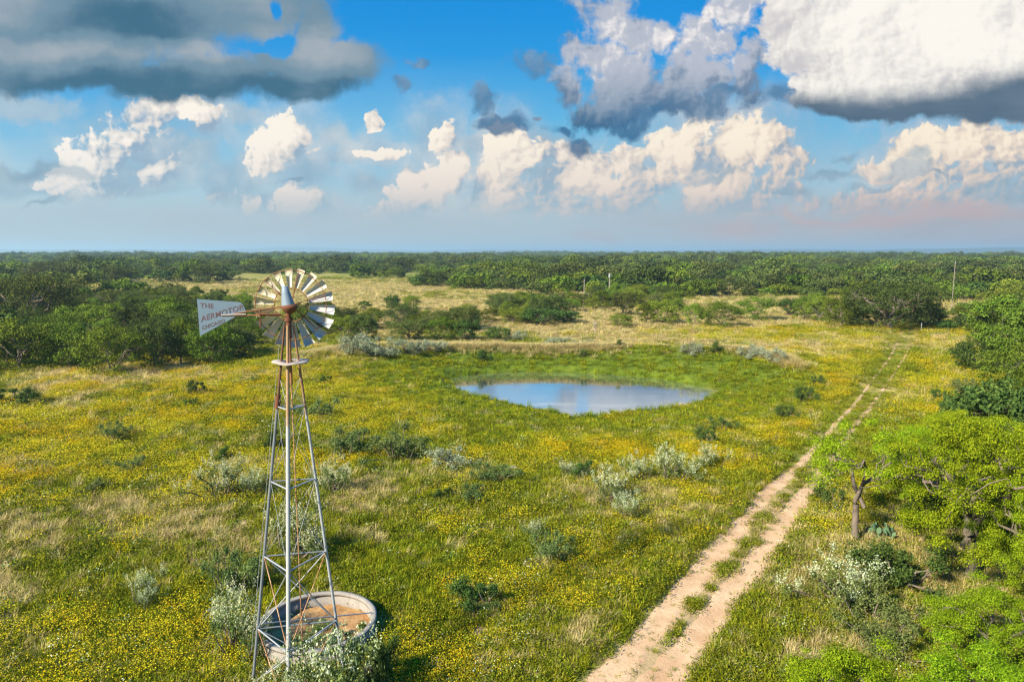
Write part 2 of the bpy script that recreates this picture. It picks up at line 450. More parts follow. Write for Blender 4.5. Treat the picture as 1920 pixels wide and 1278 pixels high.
def link(name, me, parent=None, loc=None):
    o = bpy.data.objects.new(name, me); ROOT.objects.link(o)
    if parent is not None: o.parent = parent
    if loc is not None: o.location = loc
    return o


# ------------------------------------------------------------------ materials
def new_mat(name):
    m = bpy.data.materials.new(name); m.use_nodes = True
    nt = m.node_tree; nt.nodes.clear()
    out = nt.nodes.new('ShaderNodeOutputMaterial')
    return m, nt, out


def pbr(nt, out, color, rough=0.8, metal=0.0, spec=0.3, bump=None, bdist=0.02, bstr=0.6):
    b = nt.nodes.new('ShaderNodeBsdfPrincipled')
    lnk(nt, color, b.inputs['Base Color']); lnk(nt, rough, b.inputs['Roughness']); lnk(nt, metal, b.inputs['Metallic'])
    b.inputs['Specular IOR Level'].default_value = spec
    if bump is not None:
        bn = nt.nodes.new('ShaderNodeBump'); bn.inputs['Distance'].default_value = bdist; bn.inputs['Strength'].default_value = bstr
        lnk(nt, bump, bn.inputs['Height']); nt.links.new(bn.outputs[0], b.inputs['Normal'])
    nt.links.new(b.outputs[0], out.inputs[0]); return b


def coords(nt, which='Object'):
    return nt.nodes.new('ShaderNodeTexCoord').outputs[which]


def attr(nt, name):
    n = nt.nodes.new('ShaderNodeAttribute'); n.attribute_name = name; return E(nt, n.outputs['Fac'])


def ground_mat():
    m, nt, out = new_mat('meadow_soil')
    P = coords(nt)
    big = noise_tex(nt, P, 0.10, 4, 0.6); med = noise_tex(nt, P, 0.9, 5, 0.6); fine = noise_tex(nt, P, 7.0, 4, 0.65)
    tan, yel, lush, bare, wood = (attr(nt, a) for a in ('tan', 'yel', 'lush', 'bare', 'wood'))
    g = mixc(nt, med.ss(0.3, 0.7), (0.090, 0.125, 0.015), (0.200, 0.225, 0.026))
    g = mixc(nt, big.ss(0.35, 0.7) * 0.5, g, (0.24, 0.24, 0.035))
    g = mixc(nt, lush * 0.92, g, mixc(nt, med.ss(0.3, 0.7), (0.055, 0.090, 0.008), (0.115, 0.155, 0.012)))
    g = mixc(nt, (yel * fine.ss(0.42, 0.62) * 0.6).c01(), g, (0.42, 0.27, 0.012))
    g = mixc(nt, (tan * (med * 0.8 + 0.45)).c01(), g, mixc(nt, fine, (0.32, 0.245, 0.10), (0.56, 0.44, 0.19)))
    g = mixc(nt, bare, g, mixc(nt, fine, (0.34, 0.23, 0.13), (0.50, 0.36, 0.21)))
    far_n = noise_tex(nt, P, 0.012, 6, 0.65)
    wd = mixc(nt, far_n.ss(0.5, 0.72), (0.030, 0.055, 0.016), (0.16, 0.17, 0.05))
    g = mixc(nt, wood, g, wd)
    pbr(nt, out, g, 0.95, spec=0.1, bump=fine + med, bdist=0.06)
    return m


def axis(lo_far, lo, hi, hi_far, step, growth, step0=None):
    a = list(np.arange(lo, hi + 1e-6, step)); s = step; v = a[-1]
    while v < hi_far: s *= growth; v += s; a.append(v)
    s = step; v = lo; b = []
    while v > lo_far: s *= growth * 1.03; v -= s; b.append(v)
    return np.array(b[::-1] + a)


xs = axis(-16000, -62, 66, 16000, 0.42, 1.07)
ys = axis(-400, 14, 112, 17000, 0.42, 1.05)
GX, GY = np.meshgrid(xs, ys)
GZ = height(GX.ravel(), GY.ravel())
nx, ny = len(xs), len(ys)
ii = np.arange(nx * ny).reshape(ny, nx)
q = np.stack([ii[:-1, :-1], ii[:-1, 1:], ii[1:, 1:], ii[1:, :-1]], -1).reshape(-1, 4)
fx, fy = GX.ravel(), GY.ravel()
m_tan, m_yel, m_lush, m_bare = masks(fx, fy, GZ)
dist = np.hypot(fx, fy)
wood = sstep(1100, 3200, dist)
mud = sstep(0.9, 0.0, pond_sd(fx, fy)) * sstep(3, -3, fy - CUT_Y)
rut_bare = 0.85 * sstep(1.5, 0.6, np.maximum(seg_dist(fx, fy, RUT_A), seg_dist(fx, fy, RUT_B)) * 0.5) * sstep(56, 40, dist)
ground = link('ground', np_mesh('ground', np.stack([fx, fy, GZ], -1), q, mats=[ground_mat()], smooth=True,
                                attrs={'tan': m_tan, 'yel': m_yel, 'lush': m_lush, 'bare': np.maximum(np.maximum(m_bare, mud * 0.55), rut_bare), 'wood': wood}))
tag(ground, kind='structure')


# ------------------------------------------------------------------ pond water
def water_mat():
    m, nt, out = new_mat('pond_water')
    P = coords(nt)
    sep = nt.nodes.new('ShaderNodeSeparateXYZ'); nt.links.new(P, sep.inputs[0])
    st = comb(nt, E(nt, sep.outputs[0]) * 0.35, E(nt, sep.outputs[1]))
    wn = noise_tex(nt, st, 1.6, 4, 0.6); scum = noise_tex(nt, st, 0.32, 5, 0.65)
    b = nt.nodes.new('ShaderNodeBsdfPrincipled')
    b.inputs['Base Color'].default_value = (0.10, 0.105, 0.085, 1); b.inputs['Roughness'].default_value = 0.04
    b.inputs['IOR'].default_value = 1.33; b.inputs['Specular IOR Level'].default_value = 1.0
    bn = nt.nodes.new('ShaderNodeBump'); bn.inputs['Strength'].default_value = 0.15; bn.inputs['Distance'].default_value = 0.010
    nt.links.new(wn.s, bn.inputs['Height']); nt.links.new(bn.outputs[0], b.inputs['Normal'])
    gl = nt.nodes.new('ShaderNodeBsdfGlossy'); gl.inputs['Roughness'].default_value = 0.05; gl.inputs['Color'].default_value = (0.92, 0.94, 0.96, 1)
    nt.links.new(bn.outputs[0], gl.inputs['Normal'])
    mx = nt.nodes.new('ShaderNodeMixShader'); mx.inputs[0].default_value = 0.88; nt.links.new(b.outputs[0], mx.inputs[1]); nt.links.new(gl.outputs[0], mx.inputs[2])
    df = nt.nodes.new('ShaderNodeBsdfDiffuse'); df.inputs[0].default_value = (0.36, 0.38, 0.37, 1)
    m2 = nt.nodes.new('ShaderNodeMixShader'); nt.links.new(((scum.ss(0.50, 0.70) * 0.25 + 0.30) * E(nt, sep.outputs[1]).lin(CUT_Y + 4, CUT_Y - 7) + 0.04).s, m2.inputs[0]); nt.links.new(mx.outputs[0], m2.inputs[1]); nt.links.new(df.outputs[0], m2.inputs[2])
    nt.links.new(m2.outputs[0], out.inputs[0]); return m


cxp = sum(p[0] for p in SHORE) / len(SHORE); cyp = sum(p[1] for p in SHORE) / len(SHORE)
wv = [(cxp, cyp, WATER_Z)] + [(cxp + (x - cxp) * 1.12, cyp + (y - cyp) * 1.12, WATER_Z) for x, y in SHORE]
wt = [(0, 1 + (i + 1) % len(SHORE), 1 + i) for i in range(len(SHORE))]
tag(link('pond_water', np_mesh('pond_water', wv, tris=wt, mats=[water_mat()])), kind='structure')


# ------------------------------------------------------------------ two wheel ruts of the dirt track
def resample(pts, step):
    pts = np.array(pts); out_ = [pts[0]]
    for a, b, c_, d in zip(np.vstack([pts[:1], pts[:-2]]), pts[:-1], pts[1:], np.vstack([pts[2:], pts[-1:]])):
        n = max(2, int(np.hypot(*(c_ - b)) / step))
        for k in range(1, n + 1):
            t = k / n
            out_.append(0.5 * ((2 * b) + (c_ - a) * t + (2 * a - 5 * b + 4 * c_ - d) * t * t + (-a + 3 * b - 3 * c_ + d) * t ** 3))
    return np.array(out_)


def dirt_mat():
    m, nt, out = new_mat('track_dirt')
    P = coords(nt)
    a = noise_tex(nt, P, 0.7, 5, 0.6); f = noise_tex(nt, P, 9.0, 5, 0.7); pb = voro(nt, P, 6.0, 1.0, 0.5, '3D')
    col = mixc(nt, a.ss(0.3, 0.7), (0.46, 0.290, 0.160), (0.60, 0.42, 0.255))
    col = mixc(nt, (f.ss(0.52, 0.72) * 0.5), col, (0.25, 0.15, 0.08))
    col = mixc(nt, pb.ss(0.16, 0.06) * 0.45, col, (0.30, 0.22, 0.14))
    pbr(nt, out, col, 0.95, spec=0.1, bump=f + a, bdist=0.05); return m


dirt = dirt_mat()


def rut(pts, half):
    c_ = resample(pts, 0.22); t = np.gradient(c_, axis=0); t /= np.linalg.norm(t, axis=1)[:, None]
    nrm = np.stack([-t[:, 1], t[:, 0]], -1); d = np.hypot(c_[:, 0], c_[:, 1]); i = np.arange(len(c_))
    fade = 1 - sstep(34, 58, d) * 0.56 - sstep(58, 80, d) * 0.20
    V_, cols = [], np.linspace(-1, 1, 7)
    wob = [0.25 + 1.1 * fbm2(i * 0.22, i * 0 + s * 9, 1.9, 4, 60 + s, 0.62) + 0.45 * fbm2(i * 0.22, i * 0 + s * 5, 0.5, 2, 64 + s) for s in (0, 1)]
    patch = sstep(0.25, 0.55, fbm2(i * 0.22, i * 0, 9, 3, 77) + 0.35 * fade)
    for k in cols:
        w_ = half * fade * (wob[0] if k < 0 else wob[1]) * (0.35 + 0.65 * patch)
        p = c_ + nrm * (k * w_)[:, None]
        z = height(p[:, 0], p[:, 1]) + (0.035 if abs(k) < 0.99 else -0.06)
        V_.append(np.stack([p[:, 0], p[:, 1], z], -1))
    V_ = np.stack(V_, 1).reshape(-1, 3); n = len(c_)
    id_ = np.arange(n * 7).reshape(n, 7)
    Q = np.stack([id_[:-1, :-1], id_[:-1, 1:], id_[1:, 1:], id_[1:, :-1]], -1).reshape(-1, 4)
    return V_, Q


va, qa = rut(RUT_A, 0.66); vb, qb = rut(RUT_B, 0.74)
tag(link('dirt_track', np_mesh('dirt_track', np.vstack([va, vb]), np.vstack([qa, qb + len(va)]), mats=[dirt], smooth=True)), kind='structure')


# ------------------------------------------------------------------ low blue hills on the skyline
def hills_mat():
    m, nt, out = new_mat('hill_scrub')
    n = noise_tex(nt, coords(nt), 0.004, 5, 0.6)
    pbr(nt, out, mixc(nt, n, (0.03, 0.05, 0.02), (0.08, 0.09, 0.04)), 1.0, spec=0.0); return m


hv, hq = [], []
for (px0, px1, Y, hh, sd_) in [(-400, 640, 9500, 30, 1), (330, 820, 12500, 62, 2), (700, 1300, 12500, 40, 3), (1200, 1760, 8200, 26, 4), (1560, 2500, 7000, 44, 5)]:
    n = 90; xs_ = np.linspace((px0 - 960) / FPX * Y, (px1 - 960) / FPX * Y, n)
    env = np.sin(np.linspace(0, np.pi, n)) ** 0.6
    top = (16 + 1.5 * hh * (0.35 + 0.75 * fbm2(np.arange(n) * 1.0, np.zeros(n), 14, 4, 80 + sd_))) * env
    rows = []
    for dy, f in ((-900, 0), (-450, 0.6), (-120, 0.95), (120, 1), (900, 0.3), (1500, 0)):
        rows.append(np.stack([xs_, np.full(n, Y + dy), top * f * 0.9 - 6], -1))
    b0 = sum(len(v) for v in hv); hv.append(np.concatenate(rows))
    id_ = np.arange(6 * n).reshape(6, n) + b0
    hq.append(np.stack([id_[:-1, :-1], id_[:-1, 1:], id_[1:, 1:], id_[1:, :-1]], -1).reshape(-1, 4))
tag(link('hills', np_mesh('hills', np.concatenate(hv), np.concatenate(hq), mats=[hills_mat()], smooth=True)), kind='structure')

# ------------------------------------------------------------------ air
def haze_box():
    m, nt, out = new_mat('haze_air')
    v = nt.nodes.new('ShaderNodeVolumePrincipled')
    v.inputs['Color'].default_value = (0.58, 0.86, 1.0, 1); v.inputs['Density'].default_value = HAZE
    v.inputs['Anisotropy'].default_value = 0.25
    nt.links.new(v.outputs[0], out.inputs['Volume'])
    x, y0, y1, z0, z1 = 17500, -500, 19500, -40, 75
    vs = [(-x, y0, z0), (x, y0, z0), (x, y1, z0), (-x, y1, z0), (-x, y0, z1), (x, y0, z1), (x, y1, z1), (-x, y1, z1)]
    qs = [(0, 3, 2, 1), (4, 5, 6, 7), (0, 1, 5, 4), (1, 2, 6, 5), (2, 3, 7, 6), (3, 0, 4, 7)]
    tag(link('haze', np_mesh('haze', vs, qs, mats=[m])), kind='stuff')


HAZE = 0.00018
haze_box()

# ------------------------------------------------------------------ sun
sl = bpy.data.lights.new('sun', 'SUN'); sl.energy = 4.6; sl.angle = R(3.0); sl.color = (1.0, 0.90, 0.72)
so = bpy.data.objects.new('sun', sl); ROOT.objects.link(so)
_d = Vector((math.sin(SUN_AZ) * math.cos(SUN_EL), math.cos(SUN_AZ) * math.cos(SUN_EL), math.sin(SUN_EL)))
so.rotation_euler = _d.to_track_quat('Z', 'Y').to_euler(); so.location = (0, 0, 60)
# ------------------------------------------------------------------ foliage materials
def leaf_mat(name, cols, transl=0.35, var=0.25, pos=(0.0, 0.55, 1.0), hue=0.02):
    m, nt, out = new_mat(name)
    g = nt.nodes.new('ShaderNodeNewGeometry'); oi = nt.nodes.new('ShaderNodeObjectInfo')
    rp = nt.nodes.new('ShaderNodeValToRGB'); el = rp.color_ramp.elements
    el[0].position, el[0].color = pos[0], (*cols[0], 1); el[1].position, el[1].color = pos[2], (*cols[2], 1)
    e = el.new(pos[1]); e.color = (*cols[1], 1)
    nt.links.new(g.outputs['Random Per Island'], rp.inputs[0])
    hs = nt.nodes.new('ShaderNodeHueSaturation')
    orr = E(nt, oi.outputs['Random'])
    lnk(nt, orr.lin(0, 1, 1 - var, 1 + var), hs.inputs['Value'])
    lnk(nt, (orr * 7.31)._op('FRACT').lin(0, 1, 0.5 - hue, 0.5 + hue), hs.inputs['Hue'])
    nt.links.new(rp.outputs[0], hs.inputs['Color'])
    d = nt.nodes.new('ShaderNodeBsdfDiffuse'); t = nt.nodes.new('ShaderNodeBsdfTranslucent')
    nt.links.new(hs.outputs[0], d.inputs[0]); nt.links.new(hs.outputs[0], t.inputs[0])
    mx = nt.nodes.new('ShaderNodeMixShader'); mx.inputs[0].default_value = transl
    nt.links.new(d.outputs[0], mx.inputs[1]); nt.links.new(t.outputs[0], mx.inputs[2]); nt.links.new(mx.outputs[0], out.inputs[0])
    return m


def bark_mat(name, a, b):
    m, nt, out = new_mat(name)
    P = coords(nt); n = noise_tex(nt, P, 6.0, 5, 0.65); n2 = noise_tex(nt, P, 22.0, 3, 0.6)
    pbr(nt, out, mixc(nt, n, a, b), 0.95, spec=0.1, bump=n + n2, bdist=0.04); return m


M = {
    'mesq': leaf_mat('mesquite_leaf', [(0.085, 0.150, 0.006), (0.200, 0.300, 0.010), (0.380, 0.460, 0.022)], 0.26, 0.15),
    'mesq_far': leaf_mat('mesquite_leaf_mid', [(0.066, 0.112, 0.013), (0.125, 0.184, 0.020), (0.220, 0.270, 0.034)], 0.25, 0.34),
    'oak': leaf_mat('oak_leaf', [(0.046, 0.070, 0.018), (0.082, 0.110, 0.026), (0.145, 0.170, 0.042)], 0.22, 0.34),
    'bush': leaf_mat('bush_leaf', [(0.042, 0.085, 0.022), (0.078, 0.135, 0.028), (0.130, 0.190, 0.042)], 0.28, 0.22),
    'sage': leaf_mat('sage_leaf', [(0.17, 0.21, 0.11), (0.30, 0.34, 0.20), (0.50, 0.53, 0.37)], 0.25, 0.15),
    'greyleaf': leaf_mat('grey_green_leaf', [(0.085, 0.125, 0.035), (0.145, 0.200, 0.055), (0.24, 0.30, 0.10)], 0.28, 0.15),
    'plume': leaf_mat('white_plume', [(0.34, 0.39, 0.17), (0.54, 0.58, 0.33), (0.72, 0.74, 0.54)], 0.30, 0.10),
    'grass': leaf_mat('green_grass', [(0.150, 0.195, 0.008), (0.310, 0.330, 0.012), (0.470, 0.450, 0.028)], 0.40, 0.22),
    'lush': leaf_mat('lush_grass', [(0.105, 0.165, 0.009), (0.205, 0.270, 0.013), (0.330, 0.370, 0.025)], 0.40, 0.18),
    'herb': leaf_mat('meadow_herb', [(0.092, 0.128, 0.009), (0.180, 0.210, 0.013), (0.300, 0.310, 0.025)], 0.32, 0.25),
    'dry': leaf_mat('dry_grass', [(0.38, 0.29, 0.11), (0.58, 0.48, 0.20), (0.74, 0.63, 0.32)], 0.35, 0.15),
    'yellow': leaf_mat('yellow_petal', [(0.52, 0.41, 0.010), (0.66, 0.54, 0.018), (0.76, 0.66, 0.050)], 0.25, 0.10),
    'orange': leaf_mat('golden_petal', [(0.55, 0.36, 0.006), (0.66, 0.44, 0.008), (0.72, 0.52, 0.018)], 0.25, 0.12),
    'bark': bark_mat('grey_bark', (0.10, 0.075, 0.055), (0.24, 0.20, 0.16)),
    'midbark': bark_mat('brown_grey_bark', (0.13, 0.10, 0.08), (0.26, 0.22, 0.18)),
    'pale': bark_mat('pale_bark', (0.26, 0.22, 0.18), (0.46, 0.42, 0.36)),
    'cactus': leaf_mat('cactus_pad', [(0.07, 0.13, 0.07), (0.10, 0.17, 0.09), (0.14, 0.21, 0.11)], 0.05, 0.1),
}


# ------------------------------------------------------------------ foliage geometry
def unit(n, g):
    v = g.normal(size=(n, 3)); return v / np.linalg.norm(v, axis=1)[:, None]


def leaf_quads(cen, nrm, length, width, g):
    """diamond leaves: centre, facing, size"""
    n = len(cen)
    r = unit(n, g); a = np.cross(nrm, r); a /= np.linalg.norm(a, axis=1)[:, None] + 1e-9
    b = np.cross(nrm, a)
    L = (length * g.uniform(0.6, 1.35, n))[:, None]; W = (width * g.uniform(0.6, 1.35, n))[:, None]
    bend = nrm * L * 0.12
    v = np.stack([cen - a * L, cen - b * W + bend, cen + a * L, cen + b * W + bend], 1).reshape(-1, 3)
    return v, np.arange(n * 4).reshape(n, 4)


def tube(path, rads, sides=6):
    path = np.asarray(path, float); n = len(path)
    t = np.gradient(path, axis=0); t /= np.linalg.norm(t, axis=1)[:, None] + 1e-9
    up = np.where(np.abs(t[:, 2:3]) > 0.9, np.array([[1.0, 0, 0]]), np.array([[0, 0, 1.0]]))
    a = np.cross(t, up); a /= np.linalg.norm(a, axis=1)[:, None] + 1e-9; b = np.cross(t, a)
    ang = np.linspace(0, 2 * np.pi, sides, endpoint=False)
    ring = a[:, None, :] * np.cos(ang)[None, :, None] + b[:, None, :] * np.sin(ang)[None, :, None]
    v = (path[:, None, :] + ring * np.asarray(rads)[:, None, None]).reshape(-1, 3)
    i = np.arange(n * sides).reshape(n, sides)
    j = np.roll(i, -1, axis=1)
    return v, np.stack([i[:-1], j[:-1], j[1:], i[1:]], -1).reshape(-1, 4)


class Acc:
    def __init__(s): s.v, s.q, s.m, s.n = [], [], [], 0
    def add(s, vq, mi=0):
        v, q_ = vq; s.v.append(v); s.q.append(q_ + s.n); s.m.append(np.full(len(q_), mi)); s.n += len(v)
    def mesh(s, name, mats, smooth=False):
        return np_mesh(name, np.concatenate(s.v), np.concatenate(s.q), mats=mats, mat_idx=np.concatenate(s.m), smooth=smooth)


def wob_path(p0, p1, g, n=6, amt=0.12, sag=0.0):
    p0, p1 = np.array(p0, float), np.array(p1, float); L = np.linalg.norm(p1 - p0)
    t = np.linspace(0, 1, n)[:, None]
    off = np.cumsum(g.normal(size=(n, 3)), 0) * amt * L / n; off -= t * off[-1:]
    p = p0 + (p1 - p0) * t + off * 1.0; p[:, 2] += sag * L * np.sin(np.pi * t[:, 0]); return p


def grow_tree(seed, H, W, trunk_h, n_leaf, leaf, limbs=4, dens=1.0, r0=0.16, lean=0.0, flat=0.75, droop=0.0, clumps=34, base_skirt=0.25, sub=3, bare=0, blob=0.135):
    """skeleton of forks, leaf clumps round the twig ends. returns (trunk Acc, crown Acc) at unit placement"""
    g = np.random.default_rng(seed)
    T, C_ = Acc(), Acc()
    fork = np.array([lean * trunk_h, g.normal() * 0.1 * trunk_h, trunk_h])
    T.add(tube(wob_path((0, 0, -0.25), fork, g, 7, 0.25), np.linspace(r0 * 1.35, r0, 7), 8))
    ends = []
    for k in range(limbs):
        az = 2 * np.pi * (k + g.uniform(-0.3, 0.3)) / limbs; reach = g.uniform(0.45, 0.72)
        e1 = fork + np.array([math.cos(az) * W * 0.5 * reach, math.sin(az) * W * 0.5 * reach, (H - trunk_h) * g.uniform(0.35, 0.62)])
        p = wob_path(fork, e1, g, 7, 0.5, 0.10); T.add(tube(p, np.linspace(r0 * 0.72, r0 * 0.34, 7), 6))
        for j in range(sub):
            s0 = p[g.integers(3, 7)]
            az2 = az + g.uniform(-1.0, 1.0); rr = g.uniform(0.62, 1.0)
            top = H * g.uniform(0.55, 0.96)
            e2 = np.array([fork[0] + math.cos(az2) * W * 0.5 * rr, fork[1] + math.sin(az2) * W * 0.5 * rr, 0])
            dome = math.sqrt(max(0.05, 1 - (rr * 0.86) ** 2))
            e2[2] = trunk_h * 0.75 + (H - trunk_h * 0.75) * (dome * g.uniform(0.72, 1.0))
            p2_ = wob_path(s0, e2, g, 6, 0.5, 0.08); T.add(tube(p2_, np.linspace(r0 * 0.36, r0 * 0.10, 6), 5)); ends.append(e2)
            for b in range(2):
                e3 = e2 + unit(1, g)[0] * W * 0.13
                T.add(tube(wob_path(p2_[3 + b], e3, g, 4, 0.5), np.linspace(r0 * 0.15, r0 * 0.05, 4), 4)); ends.append(e3)
    for k in range(bare):
        s0 = ends[g.integers(len(ends))]; e3 = s0 + (unit(1, g)[0] * (1, 1, 0.5) + (0, 0, 0.2)) * W * 0.24
        T.add(tube(wob_path(s0, e3, g, 5, 0.6), np.linspace(r0 * 0.16, r0 * 0.05, 5), 4))
    ends = np.array(ends)
    # extra clump centres over an uneven dome
    cl = [e for e in ends]
    zb = max(0.25, trunk_h * (1 - base_skirt))
    for _ in range(clumps):
        t_ = g.random() ** 0.85                              # height in the crown
        prof = math.sqrt(max(0.04, 1 - abs(t_ - 0.34) ** 1.6 / (0.66 if t_ > 0.34 else 0.42) ** 1.6 * (0.96 if t_ > 0.34 else 0.62)))
        rr = prof * g.uniform(0.45, 1.0) ** 0.6 * 0.5 * W * 0.90; az = g.uniform(0, 6.283)
        cl.append(np.array([fork[0] * 0.6 + math.cos(az) * rr, math.sin(az) * rr, zb + (H * 0.95 - zb) * t_]))
    cl = np.array(cl); k = len(cl)
    size = W * blob * g.uniform(0.55, 1.30, k) * (60 / max(k, 30)) ** 0.33
    wgt = size ** 2; wgt /= wgt.sum()
    which = g.choice(k, n_leaf, p=wgt)
    d = unit(n_leaf, g); d[:, 2] = np.where(d[:, 2] < -0.5, -d[:, 2] * 0.8, d[:, 2])
    rad = np.abs(g.normal(size=n_leaf)) * 0.42 + g.random(n_leaf) ** 0.5 * 0.55
    cen = cl[which] + d * (size[which] * rad)[:, None] * np.array([1.15, 1.15, flat])
    cen[:, 2] = np.maximum(cen[:, 2] - droop * g.random(n_leaf) * H, 0.12)
    nr = d * 1.0 + unit(n_leaf, g) * 0.7 + np.array([0, 0, 0.25]); nr /= np.linalg.norm(nr, axis=1)[:, None]
    C_.add(leaf_quads(cen, nr, leaf, leaf * 0.55, g))
    return T, C_


def grow_shrub(seed, H, W, n_leaf, leaf, lobes=9, plume=0, plume_size=0.05, open_=0.0):
    g = np.random.default_rng(seed); C_, S = Acc(), Acc()
    lobes *= 2
    cl = np.stack([g.normal(size=lobes) * W * 0.24, g.normal(size=lobes) * W * 0.24, H * g.uniform(0.12, 0.88, lobes)], -1)
    size = W * g.uniform(0.07, 0.20, lobes)
    which = g.integers(0, lobes, n_leaf); d = unit(n_leaf, g); rad = np.abs(g.normal(size=n_leaf)) * 0.55 + 0.35 * g.random(n_leaf)
    cen = cl[which] + d * (size[which] * rad)[:, None]
    hh = (cen[:, 2] - 0.0); cen[:, 2] = np.where(hh < 0.03, g.random(n_leaf) * 0.25 * H, hh)
    nr = d * 0.5 + unit(n_leaf, g) * 0.8 + (0, 0, 0.4); nr /= np.linalg.norm(nr, axis=1)[:, None]
    C_.add(leaf_quads(cen, nr, leaf, leaf * 0.5, g), 0)
    for c_ in cl:
        S.add(tube(wob_path((c_[0] * 0.2, c_[1] * 0.2, -0.1), c_, g, 5, 0.4), np.linspace(0.03, 0.01, 5) * max(H, 0.6), 4))
    F = None
    if plume:
        F = Acc(); top = cl[np.argsort(-cl[:, 2])[:max(4, lobes * 2 // 3)]]; ts = size[np.argsort(-cl[:, 2])[:max(4, lobes * 2 // 3)]]
        nst = max(6, plume // 14); w_ = g.integers(0, len(top), nst); d2 = unit(nst, g); d2[:, 2] = np.abs(d2[:, 2]) + 0.2
        base = top[w_] + d2 * ts[w_][:, None] * 0.95
        per = plume // nst; ax = d2 + (0, 0, 0.9); ax /= np.linalg.norm(ax, axis=1)[:, None]
        t = g.random((nst, per))[:, :, None]
        pc = base[:, None, :] + ax[:, None, :] * t * H * 0.20 + g.normal(size=(nst, per, 3)) * 0.030 * H
        F.add(leaf_quads(pc.reshape(-1, 3), unit(nst * per, g), plume_size, plume_size * 0.6, g), 0)
    return C_, S, F


# ------------------------------------------------------------------ tree kinds (meshes shared between copies)
def tree_kind(name, leaf_m, bark_m, variants):
    out_ = []
    for k, a in enumerate(variants):
        T, C_ = grow_tree(**a)
        one = Acc()
        for v, q_ in zip(C_.v, C_.q): one.add((v, q_), 0)
        n0 = 0
        for v, q_ in zip(T.v, T.q): one.add((v, q_ - n0), 1); n0 += len(v)
        out_.append(dict(H=a['H'], W=a['W'], trunk=T.mesh(name + '_trunk', [M[bark_m]], True), crown=C_.mesh(name + '_crown', [M[leaf_m]]),
                         whole=one.mesh(name, [M[leaf_m], M[bark_m]])))
    return out_


KIND = {
    'near_mesquite': tree_kind('mesquite', 'mesq', 'bark', [
        dict(seed=1, H=6.0, W=5.2, trunk_h=1.9, n_leaf=17000, leaf=0.042, limbs=3, r0=0.15, clumps=22, bare=16, base_skirt=-0.5, lean=0.16, blob=0.10),
        dict(seed=2, H=7.0, W=8.5, trunk_h=1.8, n_leaf=85000, leaf=0.045, limbs=5, r0=0.24, clumps=110, bare=14, base_skirt=0.2, blob=0.088),
        dict(seed=3, H=5.0, W=6.5, trunk_h=1.0, n_leaf=60000, leaf=0.042, limbs=5, r0=0.14, clumps=90, bare=2, base_skirt=0.6, blob=0.095)]),
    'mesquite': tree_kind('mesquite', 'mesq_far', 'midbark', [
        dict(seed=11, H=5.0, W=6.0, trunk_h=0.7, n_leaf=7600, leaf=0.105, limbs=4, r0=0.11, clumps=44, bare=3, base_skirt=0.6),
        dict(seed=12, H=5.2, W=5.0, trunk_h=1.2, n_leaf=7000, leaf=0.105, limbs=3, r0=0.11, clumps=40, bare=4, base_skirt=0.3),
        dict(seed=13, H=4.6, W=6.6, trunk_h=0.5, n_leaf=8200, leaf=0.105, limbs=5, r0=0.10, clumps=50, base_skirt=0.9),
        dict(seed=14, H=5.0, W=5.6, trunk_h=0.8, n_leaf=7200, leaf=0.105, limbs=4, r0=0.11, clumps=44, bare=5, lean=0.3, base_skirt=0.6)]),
    'oak': tree_kind('oak', 'oak', 'bark', [
        dict(seed=21, H=8.0, W=12.0, trunk_h=1.3, n_leaf=15000, leaf=0.13, limbs=6, r0=0.30, clumps=84, base_skirt=0.7),
        dict(seed=22, H=7.0, W=9.0, trunk_h=0.9, n_leaf=12000, leaf=0.13, limbs=5, r0=0.24, clumps=64, base_skirt=0.9),
        dict(seed=23, H=7.0, W=8.0, trunk_h=0.7, n_leaf=12000, leaf=0.13, limbs=5, r0=0.22, clumps=60, base_skirt=0.95)]),
    'bushy': tree_kind('scrub', 'bush', 'bark', [
        dict(seed=31, H=3.6, W=4.6, trunk_h=0.5, n_leaf=4200, leaf=0.13, limbs=5, r0=0.09, clumps=34, base_skirt=1.0),
        dict(seed=32, H=3.2, W=5.0, trunk_h=0.4, n_leaf=4200, leaf=0.13, limbs=6, r0=0.08, clumps=36, base_skirt=1.0),
        dict(seed=33, H=4.2, W=4.4, trunk_h=0.6, n_leaf=4200, leaf=0.13, limbs=5, r0=0.09, clumps=30, base_skirt=0.9)]),
}
COUNT = {}


def vary(name):
    COUNT[name] = COUNT.get(name, 0) + 1; return COUNT[name]


def put_tree(kind, k, loc, sx, sz, rot, name, label, cat, group=None, parts=True):
    pr = KIND[kind][k % len(KIND[kind])]
    if parts:
        e = link(name, None, loc=loc); e.rotation_euler = (0, 0, rot); e.scale = (sx, sx, sz); e.empty_display_size = 0.5
        link('trunk', pr['trunk'], e); link('crown', pr['crown'], e)
    else:
        e = link(name, pr['whole'], loc=loc); e.rotation_euler = (0, 0, rot); e.scale = (sx, sx, sz)
    return tag(e, label, cat, group)


def fit(px, py, ptop, pw):
    """ground point, height and width in metres of a plant seen at these pixels"""
    p = ground_at(px, py)
    dep = p.y * math.cos(PITCH) - (p.z - EYE) * math.sin(PITCH)
    lo, hi_ = 0.0, 40.0
    for _ in range(30):
        md = (lo + hi_) / 2
        if float(proj(p.x, p.y, p.z + md)[1]) > ptop: lo = md
        else: hi_ = md
    return p, md, pw * dep / FPX


PLACED = []


def tree_px(kind, k, px, py, ptop, pw, name, label, cat, group=None, rot=None, parts=True):
    p, H, W = fit(px, py, ptop, pw)
    pr = KIND[kind][k % len(KIND[kind])]
    PLACED.append((p.x, p.y, W * 0.5))
    return put_tree(kind, k, p, W / pr['W'] * 0.98, H / pr['H'] * 0.98, rng.uniform(0, 6.28) if rot is None else rot, name, label, cat, group, parts)


